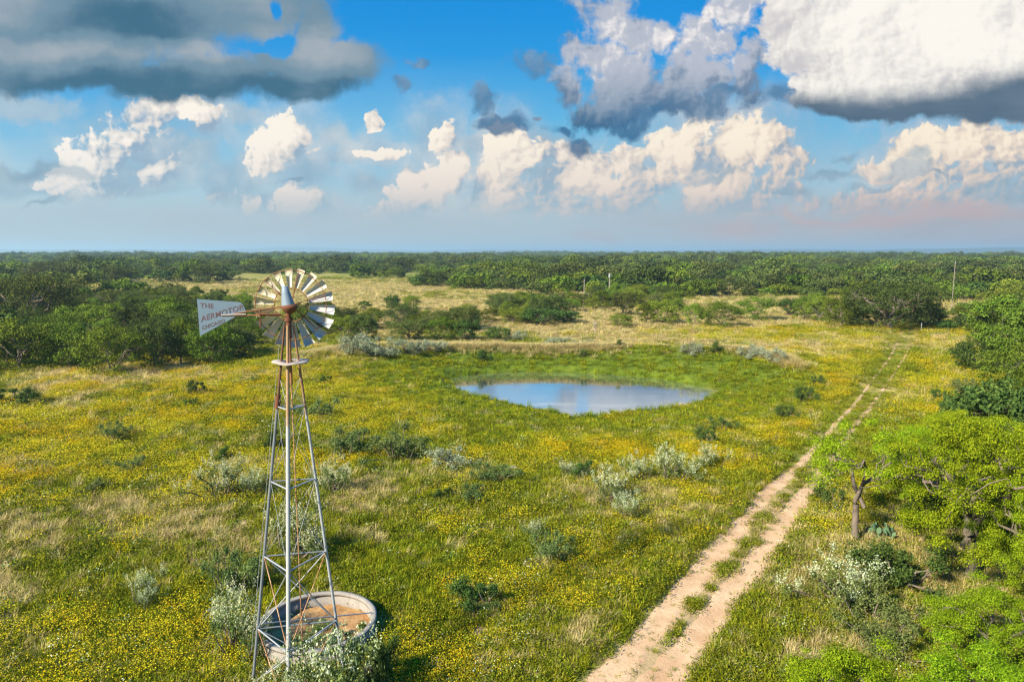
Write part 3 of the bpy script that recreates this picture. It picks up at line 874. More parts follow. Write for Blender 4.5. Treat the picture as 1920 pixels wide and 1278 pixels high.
# --- trees near the camera, right of the track
nm, mq, ok, bs = 'near_mesquite', 'mesquite', 'oak', 'bushy'
T1 = [
    (nm, 0, 1612, 1020, 778, 190, 'mesquite_tree', 'slim mesquite with forked bare trunk standing alone right beside the dirt track', 'tree', 2.2),
    (nm, 1, 1818, 1092, 782, 300, 'mesquite_tree', 'big bright green mesquite with thick grey trunk, right of the slim forked one', 'tree', 0.6),
    (nm, 1, 1925, 1135, 880, 200, 'mesquite_tree', 'mesquite cut by the right picture edge beside the big bright green one', 'tree', 3.9),
    (nm, 2, 1875, 1262, 1110, 230, 'mesquite_tree', 'bushy lime green mesquite below the thick grey trunk, lower right', 'tree', 1.2),
    (nm, 2, 1850, 1420, 1222, 290, 'mesquite_tree', 'lime mesquite crown peeking in at the bottom right corner', 'tree', 2.9),
    (nm, 2, 1590, 1450, 1226, 270, 'mesquite_tree', 'low lime mesquite crown at the bottom edge, right of the dirt track', 'tree', 0.3),
    (nm, 1, 1720, 960, 800, 170, 'mesquite_tree', 'shaded mesquite behind the slim forked one and the big bright one', 'tree', 5.0),
    (bs, 0, 1860, 850, 712, 140, 'oak_tree', 'dark green bushy oak above the big bright mesquite, near the right edge', 'tree', 1.0),
    (bs, 1, 1905, 910, 790, 150, 'oak_tree', 'dark oak at the right edge just behind the big bright mesquite', 'tree', 2.0),
    (mq, 0, 1915, 800, 680, 110, 'mesquite_tree', 'green mesquite at the right edge above the dark bushy oak', 'tree', 2.0),
    (bs, 1, 1830, 698, 640, 74, 'evergreen_shrub', 'round dark green shrub beside the track end, under the tall loose mesquite', 'shrub', 0.0),
    (mq, 1, 1872, 655, 552, 110, 'mesquite_tree', 'tall loose mesquite with dark trunk behind the round shrub at far right', 'tree', 1.7),
    (mq, 2, 1900, 702, 640, 90, 'mesquite_tree', 'low spreading mesquite right of the round dark shrub', 'tree', 4.0),
    (mq, 3, 1925, 650, 560, 100, 'mesquite_tree', 'mesquite behind the tall loose one, cut by the right edge', 'tree', 4.4),
    (mq, 0, 1905, 740, 640, 120, 'mesquite_tree', 'lime mesquite at the right edge between the round shrub and the dark oaks', 'tree', 1.0),
    (bs, 2, 1815, 812, 742, 90, 'evergreen_shrub', 'dark scrub oak left of the dark bushy oak, above the big mesquite', 'shrub', 1.0),
    (mq, 3, 1888, 700, 600, 100, 'mesquite_tree', 'grey green mesquite directly behind the low spreading one at far right', 'tree', 3.0),
    (bs, 0, 1925, 745, 690, 80, 'evergreen_shrub', 'dark scrub cut by the right edge above the dark oaks', 'shrub', 3.0),
    (mq, 0, 1840, 650, 585, 70, 'mesquite_tree', 'small mesquite left of the tall loose one at far right', 'tree', 2.0),
    (nm, 1, 1960, 985, 790, 260, 'mesquite_tree', 'tall mesquite crown at the right edge, level with the big bright one', 'tree', 2.6),
    (nm, 2, 1900, 1040, 930, 150, 'mesquite_tree', 'bushy mesquite at the right edge under the tall crown', 'tree', 4.1),
    (nm, 1, 1790, 900, 770, 200, 'mesquite_tree', 'mesquite crown rising just behind the big bright one', 'tree', 1.1),
    (bs, 2, 1900, 860, 745, 120, 'oak_tree', 'tall dark oak at the right edge behind the dark bushy one', 'tree', 5.1),
    # row behind the yellow field
    (ok, 0, 1668, 617, 526, 168, 'live_oak', 'largest dark round live oak standing at the far side of the yellow field', 'tree', 0.4),
    (mq, 0, 1576, 613, 552, 76, 'mesquite_tree', 'light green mesquite with spreading stems just left of the largest dark oak', 'tree', 2.6),
    (mq, 2, 1352, 614, 565, 70, 'mesquite_tree', 'round green mesquite standing alone between the pond and the largest oak', 'tree', 3.3),
    (mq, 1, 1302, 611, 568, 40, 'mesquite_tree', 'small leaning mesquite with thin trunk left of the round green one', 'tree', 1.9),
    (mq, 3, 1412, 600, 553, 72, 'mesquite_tree', 'mesquite with slanting trunk right of the round green one', 'tree', 5.9),
    (mq, 1, 1508, 600, 556, 46, 'mesquite_tree', 'thin mesquite with bare pale trunk left of the light green spreading one', 'tree', 0.9),
    (bs, 0, 1478, 592, 558, 44, 'evergreen_shrub', 'small dark evergreen left of the bare pale trunk', 'shrub', 0.9),
    (mq, 0, 1536, 604, 560, 50, 'mesquite_tree', 'light green mesquite between the bare pale trunk and the spreading stems', 'tree', 3.6),
    (mq, 3, 1242, 608, 560, 66, 'mesquite_tree', 'open mesquite with two thin trunks beyond the right half of the pond', 'tree', 2.5),
    (mq, 1, 1212, 608, 566, 36, 'mesquite_tree', 'small mesquite touching the open two trunked one on its left', 'tree', 0.7),
    (mq, 2, 1163, 613, 588, 46, 'mesquite_tree', 'low bright bush mesquite left of the open two trunked one', 'tree', 0.7),
    (ok, 1, 1168, 592, 545, 50, 'live_oak', 'dark oak behind the low bright bush mesquite beyond the pond', 'tree', 0.1),
    (bs, 1, 1020, 608, 578, 84, 'evergreen_shrub', 'long low dark thicket in the tan clearing beyond the pond', 'shrub', 0.2),
    (bs, 0, 1060, 606, 582, 50, 'evergreen_shrub', 'dark low bush joining the right end of the long dark thicket', 'shrub', 1.2),
    (mq, 2, 962, 608, 576, 50, 'mesquite_tree', 'grey green bush joining the left end of the long dark thicket', 'tree', 2.2),
    (mq, 3, 918, 605, 575, 40, 'mesquite_tree', 'pale green small tree left of the grey green bush in the clearing', 'tree', 1.1),
    (bs, 2, 852, 592, 575, 22, 'evergreen_shrub', 'small round dark bush alone in the tan clearing right of the wheel', 'shrub', 1.1),
    (bs, 0, 884, 594, 578, 32, 'evergreen_shrub', 'low dark bush right of the small round dark one in the clearing', 'shrub', 3.1),
    (ok, 2, 935, 586, 550, 48, 'live_oak', 'dark oak at the back of the tan clearing beyond the pond', 'tree', 3.1),
    (bs, 2, 684, 584, 562, 24, 'evergreen_shrub', 'small round green bush alone right of the wheel rim', 'shrub', 2.1),
    (bs, 1, 735, 582, 552, 26, 'evergreen_shrub', 'dark upright bush in the tan clearing, left of the paired bushes', 'shrub', 4.1),
    (mq, 2, 772, 582, 553, 32, 'mesquite_tree', 'paired green bush in the tan clearing, right of the dark upright bush', 'tree', 4.1),
    # thicket on the left end of the pond bank
    (ok, 2, 684, 640, 588, 56, 'live_oak', 'dark oak at the left end of the pond bank, nearest the windmill wheel', 'tree', 2.0),
    (ok, 1, 768, 640, 596, 76, 'live_oak', 'dark spreading oak in the middle of the thicket on the pond bank', 'tree', 1.0),
    (mq, 2, 828, 640, 594, 60, 'mesquite_tree', 'light topped mesquite right of the dark spreading oak on the pond bank', 'tree', 0.5),
    (bs, 0, 876, 640, 598, 50, 'evergreen_shrub', 'dense bright green shrub closing the right end of the bank thicket', 'shrub', 0.0),
    (mq, 3, 650, 640, 590, 60, 'mesquite_tree', 'mesquite behind the right blades of the windmill wheel', 'tree', 3.0),
    (bs, 1, 934, 640, 612, 44, 'evergreen_shrub', 'grey green bush on the bank beyond the left part of the pond', 'shrub', 1.0),
    # dense wood on the left
    (ok, 0, 60, 624, 512, 150, 'live_oak', 'huge dark live oak rising at the left picture edge above the wood', 'tree', 1.4),
    (ok, 1, -10, 600, 520, 90, 'live_oak', 'dark live oak cut by the left picture edge behind the wood', 'tree', 2.4),
    (ok, 0, 92, 530, 488, 88, 'live_oak', 'wide dark live oak on the pale green slope far left', 'tree', 0.0),
    (ok, 1, 222, 540, 496, 60, 'live_oak', 'dark oak between two mesquites, far left beyond the dry clearing', 'tree', 3.0),
    (ok, 1, 386, 532, 492, 56, 'live_oak', 'brownish dark oak standing tall beyond the dry clearing, above the tail vane', 'tree', 4.0),
    (mq, 0, 38, 694, 598, 112, 'mesquite_tree', 'mesquite with pale twisted trunk at the front left edge of the wood', 'tree', 0.9),
    (mq, 3, 130, 690, 600, 90, 'mesquite_tree', 'mesquite in the front row of the wood, second from the left edge', 'tree', 1.9),
    (mq, 2, 214, 700, 612, 118, 'mesquite_tree', 'leafy rounded mesquite bulging from the front of the left wood', 'tree', 3.9),
    (ok, 2, 292, 690, 600, 80, 'live_oak', 'dark gap filling oak in the front row of the left wood', 'tree', 3.9),
    (mq, 1, 340, 680, 596, 70, 'mesquite_tree', 'narrow mesquite between the dark oak and the tail vane', 'tree', 4.9),
    (mq, 2, 398, 684, 610, 92, 'mesquite_tree', 'spreading mesquite below the windmill tail vane, front of the wood', 'tree', 0.2),
    (mq, 0, 474, 648, 608, 50, 'mesquite_tree', 'mesquite behind the left blades of the windmill wheel', 'tree', 2.2),
    (mq, 2, 170, 640, 570, 100, 'mesquite_tree', 'mesquite in the middle of the left wood, right of the huge oak', 'tree', 2.8),
    (ok, 2, 250, 640, 572, 80, 'live_oak', 'dark oak in the middle of the left wood, above the rounded mesquite', 'tree', 2.8),
    (mq, 0, 320, 632, 556, 90, 'mesquite_tree', 'bright mesquite in the middle of the left wood, left of the tail vane', 'tree', 5.8),
    (mq, 3, 100, 650, 586, 100, 'mesquite_tree', 'mesquite in the middle of the left wood, below the huge oak', 'tree', 1.8),
]
for (kd, k, px, py, pt, pw, nmn, lab, cat, rot) in T1:
    tree_px(kd, k, px, py, pt, pw, nmn, lab, cat, None, rot)

# --- the rest of the woods: nearest ones are trees of their own
CLEAR = [[(150, 540), (720, 548), (720, 582), (620, 588), (300, 562), (150, 556)], [(600, 556), (840, 540), (940, 575), (930, 612), (640, 606)], [(-200, 690), (455, 684), (455, 640), (640, 622), (2200, 622), (2200, 1400), (-200, 1400)],
         [(1050, 588), (1190, 572), (1300, 600), (1200, 622), (1050, 622)], [(1260, 558), (1500, 556), (1560, 610), (1280, 622)], [(-300, 492), (60, 494), (170, 512), (130, 522), (-300, 520)],
         [(930, 560), (1100, 552), (1120, 570), (960, 580)], [(880, 608), (1300, 604), (1700, 612), (1700, 640), (880, 640)], [(1340, 540), (1420, 534), (1430, 548), (1350, 556)], [(380, 500), (520, 497), (520, 503), (380, 505)]]


def allowed(x, y, z=0.0):
    px, py = proj(x, y, z)
    ok_ = np.ones(np.shape(px), bool)
    for c_ in CLEAR: ok_ &= ~inside_poly(px, py, c_)
    thin = inside_poly(px, py, [(560, 538), (960, 538), (1120, 600), (600, 610)])
    gaps = fbm2(x, y, 60, 3, 140) * 0.6 + fbm2(x, y, 150, 3, 144) * 0.4
    return ok_ & (gaps < np.where(thin, 0.46, np.where(np.hypot(x, y) < 230, np.where(px < 460, 0.66, 0.47), np.where(np.hypot(x, y) < 700, 0.56, 0.575))))


cand = []
g_ = np.random.default_rng(2024)
d_ = 85 + 2300 * g_.random(90000) ** 1.25
a_ = g_.uniform(-0.80, 0.80, 90000)
tx, ty = np.sin(a_) * d_, np.cos(a_) * d_
tz = height(tx, ty)
keep = allowed(tx, ty, tz); tx, ty, tz = tx[keep], ty[keep], tz[keep]
o_ = np.argsort(np.hypot(tx, ty)); tx, ty, tz = tx[o_], ty[o_], tz[o_]
taken = [(p[0], p[1], p[2]) for p in PLACED]
pts_near, pts_far = [], []
cell = {}
for x, y, r_ in taken: cell.setdefault((int(x // 20), int(y // 20)), []).append((x, y, r_))
for x, y, z in zip(tx, ty, tz):
    dd = math.hypot(x, y); sp = 4.9 + dd * 0.0042
    cx_, cy_ = int(x // 20), int(y // 20); good = True
    for i in (-1, 0, 1):
        for j in (-1, 0, 1):
            for (a, b, r_) in cell.get((cx_ + i, cy_ + j), ()):
                if (a - x) ** 2 + (b - y) ** 2 < (sp * 0.45 + r_ * 0.75) ** 2: good = False; break
            if not good: break
        if not good: break
    if not good: continue
    cell.setdefault((cx_, cy_), []).append((x, y, sp * 0.5))
    (pts_near if dd < 360 and len(pts_near) < 235 and abs(x) < y * 0.80 else pts_far).append((x, y, z))
print('woods', len(pts_near), len(pts_far))

REGIONS = [
    (lambda px, py: px < 455 and py > 556, 'in the dense wood left of the windmill', 'trees of the wood left of the windmill'),
    (lambda px, py: px < 455, 'beyond the dry clearing at the far left', 'trees beyond the dry clearing at far left'),
    (lambda px, py: px < 660, 'behind the windmill wheel', 'trees behind the windmill wheel'),
    (lambda px, py: px < 960 and py > 540, 'around the tan clearing right of the wheel', 'trees around the tan clearing'),
    (lambda px, py: px < 960, 'beyond the tan clearing right of the wheel', 'trees beyond the tan clearing'),
    (lambda px, py: px < 1290, 'in the wood far beyond the pond', 'trees of the wood beyond the pond'),
    (lambda px, py: px < 1570, 'between the pond and the largest dark oak', 'trees left of the largest oak'),
    (lambda px, py: px < 1770, 'behind the largest dark oak', 'trees behind the largest oak'),
    (lambda px, py: True, 'right of the tall utility pole', 'trees right of the tall pole'),
]
LOOK = {'mesquite': ('mesquite_tree', ['light green mesquite tree', 'open light green mesquite', 'low rounded mesquite', 'leaning light green mesquite']), 'oak': ('live_oak', ['wide dark live oak', 'dark rounded oak', 'dark upright oak']),
        'bushy': ('evergreen_shrub', ['dark low evergreen', 'dark spreading evergreen', 'dark upright evergreen'])}
for i, (x, y, z) in enumerate(pts_near):
    px, py = (float(v) for v in proj(x, y, z))
    kd = rng.choice(['mesquite', 'oak', 'bushy'], p=[0.50, 0.30, 0.20])
    k = int(rng.integers(0, len(KIND[kd]))); s = rng.uniform(0.55, 0.95) * (0.80 if kd == 'oak' else 1.0)
    where, grp = next((w_, g2) for f, w_, g2 in REGIONS if f(px, py))
    big_ = 'tall ' if s * KIND[kd][k]['H'] > 5.0 else 'small '
    dist_w = 'nearer' if py > 545 else 'farther'
    nmn, looks = LOOK[kd]
    e = put_tree(kd, k, (x, y, z), s, s * rng.uniform(0.9, 1.1), rng.uniform(0, 6.28), nmn, f'{big_}{looks[k]} {where}, {dist_w} rows', 'tree', grp, parts=True)


# ------------------------------------------------------------------ instanced cover that nobody could count
LIB = bpy.data.collections.new('plant_library')             # never linked into the scene; only a source of shapes


def gn_scatter(name, meshes, P_, rot, scl, idx):
    col = bpy.data.collections.new(name + '_shapes'); LIB.children.link(col)
    for i, me in enumerate(meshes):
        o = bpy.data.objects.new(f'{name}_shape_{i:02d}', me); col.objects.link(o)
    me = bpy.data.meshes.new(name); P_ = np.asarray(P_, np.float32)
    me.vertices.add(len(P_)); me.vertices.foreach_set('co', P_.ravel())
    for an, tp, v in (('rot', 'FLOAT_VECTOR', rot), ('scl', 'FLOAT_VECTOR', scl), ('idx', 'INT', idx)):
        a = me.attributes.new(an, tp, 'POINT')
        a.data.foreach_set('vector' if tp == 'FLOAT_VECTOR' else 'value', np.asarray(v, np.float32 if tp == 'FLOAT_VECTOR' else np.int32).ravel())
    o = link(name, me)
    ng = bpy.data.node_groups.new(name + '_nodes', 'GeometryNodeTree')
    ng.interface.new_socket('Geometry', in_out='INPUT', socket_type='NodeSocketGeometry'); ng.interface.new_socket('Geometry', in_out='OUTPUT', socket_type='NodeSocketGeometry')
    gi, go = ng.nodes.new('NodeGroupInput'), ng.nodes.new('NodeGroupOutput')
    ip, ci = ng.nodes.new('GeometryNodeInstanceOnPoints'), ng.nodes.new('GeometryNodeCollectionInfo')
    ci.inputs['Collection'].default_value = col; ci.inputs['Separate Children'].default_value = True; ci.inputs['Reset Children'].default_value = True
    ip.inputs['Pick Instance'].default_value = True
    ng.links.new(gi.outputs[0], ip.inputs['Points']); ng.links.new(ci.outputs[0], ip.inputs['Instance'])
    for an, tp, sock in (('rot', 'FLOAT_VECTOR', 'Rotation'), ('scl', 'FLOAT_VECTOR', 'Scale'), ('idx', 'INT', 'Instance Index')):
        na = ng.nodes.new('GeometryNodeInputNamedAttribute'); na.data_type = tp; na.inputs['Name'].default_value = an
        ng.links.new(na.outputs[0], ip.inputs[sock])
    ng.links.new(ip.outputs[0], go.inputs[0])
    md = o.modifiers.new('scatter', 'NODES'); md.node_group = ng
    return tag(o, kind='stuff')


# far woodland
far_meshes = []
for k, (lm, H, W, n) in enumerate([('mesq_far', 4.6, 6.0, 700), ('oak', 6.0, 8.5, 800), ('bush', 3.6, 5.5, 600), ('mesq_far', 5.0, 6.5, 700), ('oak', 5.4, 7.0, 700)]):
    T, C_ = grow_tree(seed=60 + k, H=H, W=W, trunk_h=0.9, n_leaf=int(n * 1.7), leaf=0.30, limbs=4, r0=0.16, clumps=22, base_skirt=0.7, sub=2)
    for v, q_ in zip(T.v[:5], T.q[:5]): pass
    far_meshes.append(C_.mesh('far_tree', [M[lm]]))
pf = np.array(pts_far); nf = len(pf)
df_ = np.hypot(pf[:, 0], pf[:, 1]); s_ = rng.choice([0.55, 0.8, 1.0, 1.45], nf, p=[.28, .36, .24, .12]) * rng.uniform(0.85, 1.15, nf) * (1 + df_ / 4200)
tag(gn_scatter('distant_woodland', far_meshes, pf, np.stack([np.zeros(nf), np.zeros(nf), rng.uniform(0, 6.28, nf)], -1), np.stack([s_ * 1.1, s_ * 1.1, s_ * rng.uniform(0.8, 1.1, nf)], -1), rng.choice(5, nf, p=[.27, .25, .16, .2, .12])),
    'distant dense woodland of oak and mesquite stretching to the horizon', 'woodland')


# meadow plants
def blades(n, H, spread, w, g, mats_i=0, lean=0.5, r=0.10):
    az = g.uniform(0, 6.28, n); rr = r * np.sqrt(g.random(n)); b = np.stack([np.cos(az) * rr, np.sin(az) * rr, np.full(n, -0.03)], -1)
    az2 = az + g.normal(size=n) * 0.9; ln = lean * g.uniform(0.2, 1.2, n); h = H * g.uniform(0.55, 1.15, n)
    dirv = np.stack([np.cos(az2), np.sin(az2), np.zeros(n)], -1); side = np.stack([-np.sin(az2), np.cos(az2), np.zeros(n)], -1)
    w_ = (w * g.uniform(0.6, 1.3, n))[:, None] * 0.5
    m_ = b + dirv * (ln * h * 0.35)[:, None] + np.array([0, 0, 1]) * (h * 0.6)[:, None]
    t_ = b + dirv * (ln * h * 0.95)[:, None] + np.array([0, 0, 1]) * (h * (1.0 - 0.25 * ln))[:, None]
    v = np.stack([b - side * w_, b + side * w_, m_ + side * w_ * 0.8, m_ - side * w_ * 0.8, t_ + side * w_ * 0.12, t_ - side * w_ * 0.12], 1).reshape(-1, 3)
    i = np.arange(n)[:, None] * 6
    return v, np.concatenate([i + [0, 1, 2, 3], i + [3, 2, 4, 5]])


def herb_leaves(n, H, r, leaf, g):
    p = np.stack([g.normal(size=n) * r * 0.5, g.normal(size=n) * r * 0.5, H * g.random(n) ** 0.7], -1)
    p[:, :2] *= (1.1 - 0.4 * p[:, 2:3] / H)
    nr = unit(n, g) + (0, 0, 0.7); nr /= np.linalg.norm(nr, axis=1)[:, None]
    return leaf_quads(p, nr, leaf, leaf * 0.45, g)


def heads(n, H, r, size, g, cluster=False):
    p = np.stack([g.normal(size=n) * r * 0.5, g.normal(size=n) * r * 0.5, H * g.uniform(0.75, 1.12, n)], -1)
    nr = unit(n, g) * 0.55 + (0, 0, 1.0); nr /= np.linalg.norm(nr, axis=1)[:, None]
    return leaf_quads(p, nr, size, size * 0.85, g)


def tuft(seed, kind):
    g = np.random.default_rng(seed); A = Acc()
    if kind == 'grass': A.add(blades(34, 0.42, 0, 0.022, g, r=0.17, lean=0.75)); mats = [M['grass']]
    elif kind == 'lush': A.add(blades(40, 0.30, 0, 0.020, g, r=0.19, lean=0.7)); mats = [M['lush']]
    elif kind == 'herb': A.add(herb_leaves(75, 0.36, 0.42, 0.050, g)); mats = [M['herb']]
    elif kind == 'dry': A.add(blades(44, 0.46, 0, 0.016, g, r=0.18, lean=0.9)); mats = [M['dry']]
    elif kind == 'yellow':
        A.add(herb_leaves(46, 0.36, 0.40, 0.045, g), 0); A.add(heads(15, 0.42, 0.52, 0.022, g), 1); mats = [M['herb'], M['yellow']]
    elif kind == 'gold':
        A.add(herb_leaves(46, 0.34, 0.40, 0.045, g), 0); A.add(heads(34, 0.42, 0.46, 0.022, g), 1); mats = [M['grass'], M['orange']]
    elif kind == 'yellow_drift':
        A.add(herb_leaves(40, 0.34, 0.42, 0.045, g), 0); A.add(heads(44, 0.42, 0.56, 0.021, g), 1); mats = [M['grass'], M['yellow']]
    elif kind == 'gold_drift':
        A.add(herb_leaves(40, 0.34, 0.40, 0.045, g), 0); A.add(heads(64, 0.42, 0.52, 0.021, g), 1); mats = [M['grass'], M['orange']]
    elif kind == 'reed': A.add(blades(26, 0.75, 0, 0.022, g, r=0.15, lean=0.3)); mats = [M['lush']]
    elif kind == 'white':
        A.add(herb_leaves(46, 0.40, 0.40, 0.045, g), 0); A.add(heads(14, 0.46, 0.42, 0.028, g), 1); mats = [M['greyleaf'], M['plume']]
    return A.mesh('tuft_' + kind, mats)


KN = ['grass', 'lush', 'herb', 'dry', 'yellow', 'gold', 'reed', 'white', 'yellow_drift', 'gold_drift']
NV = 3
tufts = [tuft(300 + 10 * i + j, k) for i, k in enumerate(KN) for j in range(NV)]
TANK_C, TANK_R = (-7.07, 23.35), 2.1


def scatter_meadow(n, d0, d1, seed, pw=1.0):
    g = np.random.default_rng(seed)
    u = g.random(n); d = d0 * (d1 / d0) ** (u ** pw); a = g.uniform(-0.80, 0.80, n)
    x, y = np.sin(a) * d, np.cos(a) * d
    z = height(x, y); sd = pond_sd(x, y)
    ra, rb = seg_dist(x, y, RUT_A), seg_dist(x, y, RUT_B); rd = np.minimum(ra, rb)
    far_ = 1 - sstep(34, 58, d) * 0.6 - sstep(58, 80, d) * 0.32
    edge = 0.62 * far_ * (0.25 + 1.4 * fbm2(x, y, 1.3, 3, 61))
    ok_ = (sd > 0.1) & (rd > edge) & (np.hypot(x - TANK_C[0], y - TANK_C[1]) > TANK_R + 0.12)
    mid = (ra < 2.4) & (rb < 2.4) & (rd > edge)
    ok_ &= ~mid | (g.random(n) < 0.95 * sstep(0.26, 0.46, fbm2(x, y, 1.6, 3, 66)))
    weed = (rd <= edge) & (g.random(n) < 0.06) & (d < 60)
    ok_ |= weed & (sd > 0.1)
    tan, yel, lush, bare = masks(x, y, z)
    ok_ &= g.random(n) > bare * 0.93
    n1 = fbm2(x, y, 3.0, 3, 90); n2 = fbm2(x, y, 1.1, 2, 93)
    r1 = g.random(n)
    kind = np.zeros(n, int)
    herb = sstep(0.40, 0.62, n1); kind = np.where(r1 < 0.30 + 0.35 * herb, 2, kind)
    kind = np.where((g.random(n) < lush * 0.75), np.where(g.random(n) < 0.25, 0, 1), kind)
    kind = np.where(g.random(n) < np.clip(tan * (0.58 + 0.22 * sstep(38, 60, d)) + 0.10 * (1 - lush), 0, 1), 3, kind)
    yv = g.random(n) < yel * (0.74 + 0.16 * sstep(40, 55, d)) * (0.62 + 0.38 * sstep(22, 40, d)) * (0.35 + 1.3 * sstep(0.35, 0.65, n2))
    gold = sstep(0.50, 0.62, fbm2(x, y, 5.5, 3, 97))
    kind = np.where(yv, np.where(g.random(n) < gold * 0.75 + 0.06, 5, 4), kind)
    kind = np.where((kind == 4) | (kind == 5), np.where(g.random(n) < 0.15 + 0.65 * sstep(30, 60, d), kind + 4, kind), kind)
    kind = np.where(g.random(n) < 0.012, 7, kind)
    kind = np.where((sd < 1.4) & (g.random(n) < 0.55), 6, kind)
    kind = np.where(mid & (kind != 3), np.where(g.random(n) < 0.7, 2, 0), kind)
    near_track = sstep(2.2, 0.7, rd); kind = np.where((g.random(n) < near_track * 0.55) & (kind > 2), 2, kind)
    s = (0.62 + 0.5 * g.random(n)) * (1 + np.maximum(d - 18, 0) / 62)
    sz = s / (1 + np.maximum(d - 40, 0) / 120)
    sz = np.where((sd < 14) & (kind != 6), sz * 0.8, sz); sz = np.where(mid, sz * 0.55, sz); s = np.where(mid, s * 0.85, s)
    s = np.where(weed, s * 0.45, s); sz = np.where(weed, sz * 0.35, sz); kind = np.where(weed & (kind > 3), 2, kind)
    sz = np.where(kind == 6, sz * g.uniform(0.3, 0.75, n), sz)
    idx = kind * NV + g.integers(0, NV, n)
    rot = np.stack([g.normal(size=n) * 0.12, g.normal(size=n) * 0.12, g.uniform(0, 6.28, n)], -1)
    P_ = np.stack([x, y, z - 0.02], -1)[ok_]
    return P_, rot[ok_], np.stack([s, s, sz], -1)[ok_], idx[ok_]


A1 = scatter_meadow(105000, 15.5, 360, 5, 1.0)
tag(gn_scatter('meadow_grass', tufts, *A1), 'green and dry grass with yellow wildflowers covering the whole meadow', 'grass')
print('tufts', len(A1[0]))
# ------------------------------------------------------------------ shrubs of their own
def shrub_kind(name, leaf_m, variants, plume_m='plume'):
    out_ = []
    for a in variants:
        C_, S, F = grow_shrub(**a)
        out_.append(dict(H=a['H'], W=a['W'], fol=C_.mesh(name + '_foliage', [M[leaf_m]]), stem=S.mesh(name + '_stem', [M['bark']], True), flo=F.mesh(name + '_flowers', [M[plume_m]]) if F else None))
    return out_


SHR = {
    'dark': shrub_kind('bush', 'bush', [dict(seed=201, H=1.0, W=1.5, n_leaf=9000, leaf=0.032), dict(seed=202, H=1.0, W=1.4, n_leaf=9000, leaf=0.032, lobes=7)]),
    'white': shrub_kind('blossom_bush', 'greyleaf', [dict(seed=211, H=1.0, W=1.6, n_leaf=2600, leaf=0.030, plume=1500, plume_size=0.021, lobes=11), dict(seed=212, H=1.0, W=1.5, n_leaf=2600, leaf=0.030, plume=1700, plume_size=0.021, lobes=9),
                                                     dict(seed=213, H=1.0, W=1.4, n_leaf=2800, leaf=0.030, plume=900, plume_size=0.020, lobes=10)]),
    'sage': shrub_kind('sage', 'sage', [dict(seed=221, H=1.0, W=1.8, n_leaf=5000, leaf=0.034, lobes=10), dict(seed=222, H=1.0, W=1.7, n_leaf=5000, leaf=0.034, lobes=8)]),
    'grey': shrub_kind('grey_bush', 'greyleaf', [dict(seed=231, H=1.0, W=1.7, n_leaf=5000, leaf=0.033, lobes=10), dict(seed=232, H=1.0, W=1.6, n_leaf=5000, leaf=0.033, lobes=8)]),
}
SNAME = {'dark': 'green_bush', 'white': 'flowering_bush', 'sage': 'sage_bush', 'grey': 'grey_bush'}


def shrub_px(kind, px, py, pt, pw, label, group=None):
    p, H, W = fit(px, py, pt, pw)
    k = int(rng.integers(0, len(SHR[kind]))); pr = SHR[kind][k]
    e = link(SNAME[kind], None, loc=p); e.rotation_euler = (0, 0, rng.uniform(0, 6.28)); e.scale = (W / pr['W'], W / pr['W'], max(H, 0.15) / pr['H'])
    link('foliage', pr['fol'], e); link('stem', pr['stem'], e)
    if pr['flo']: link('flowers', pr['flo'], e)
    return tag(e, label, 'shrub', group)


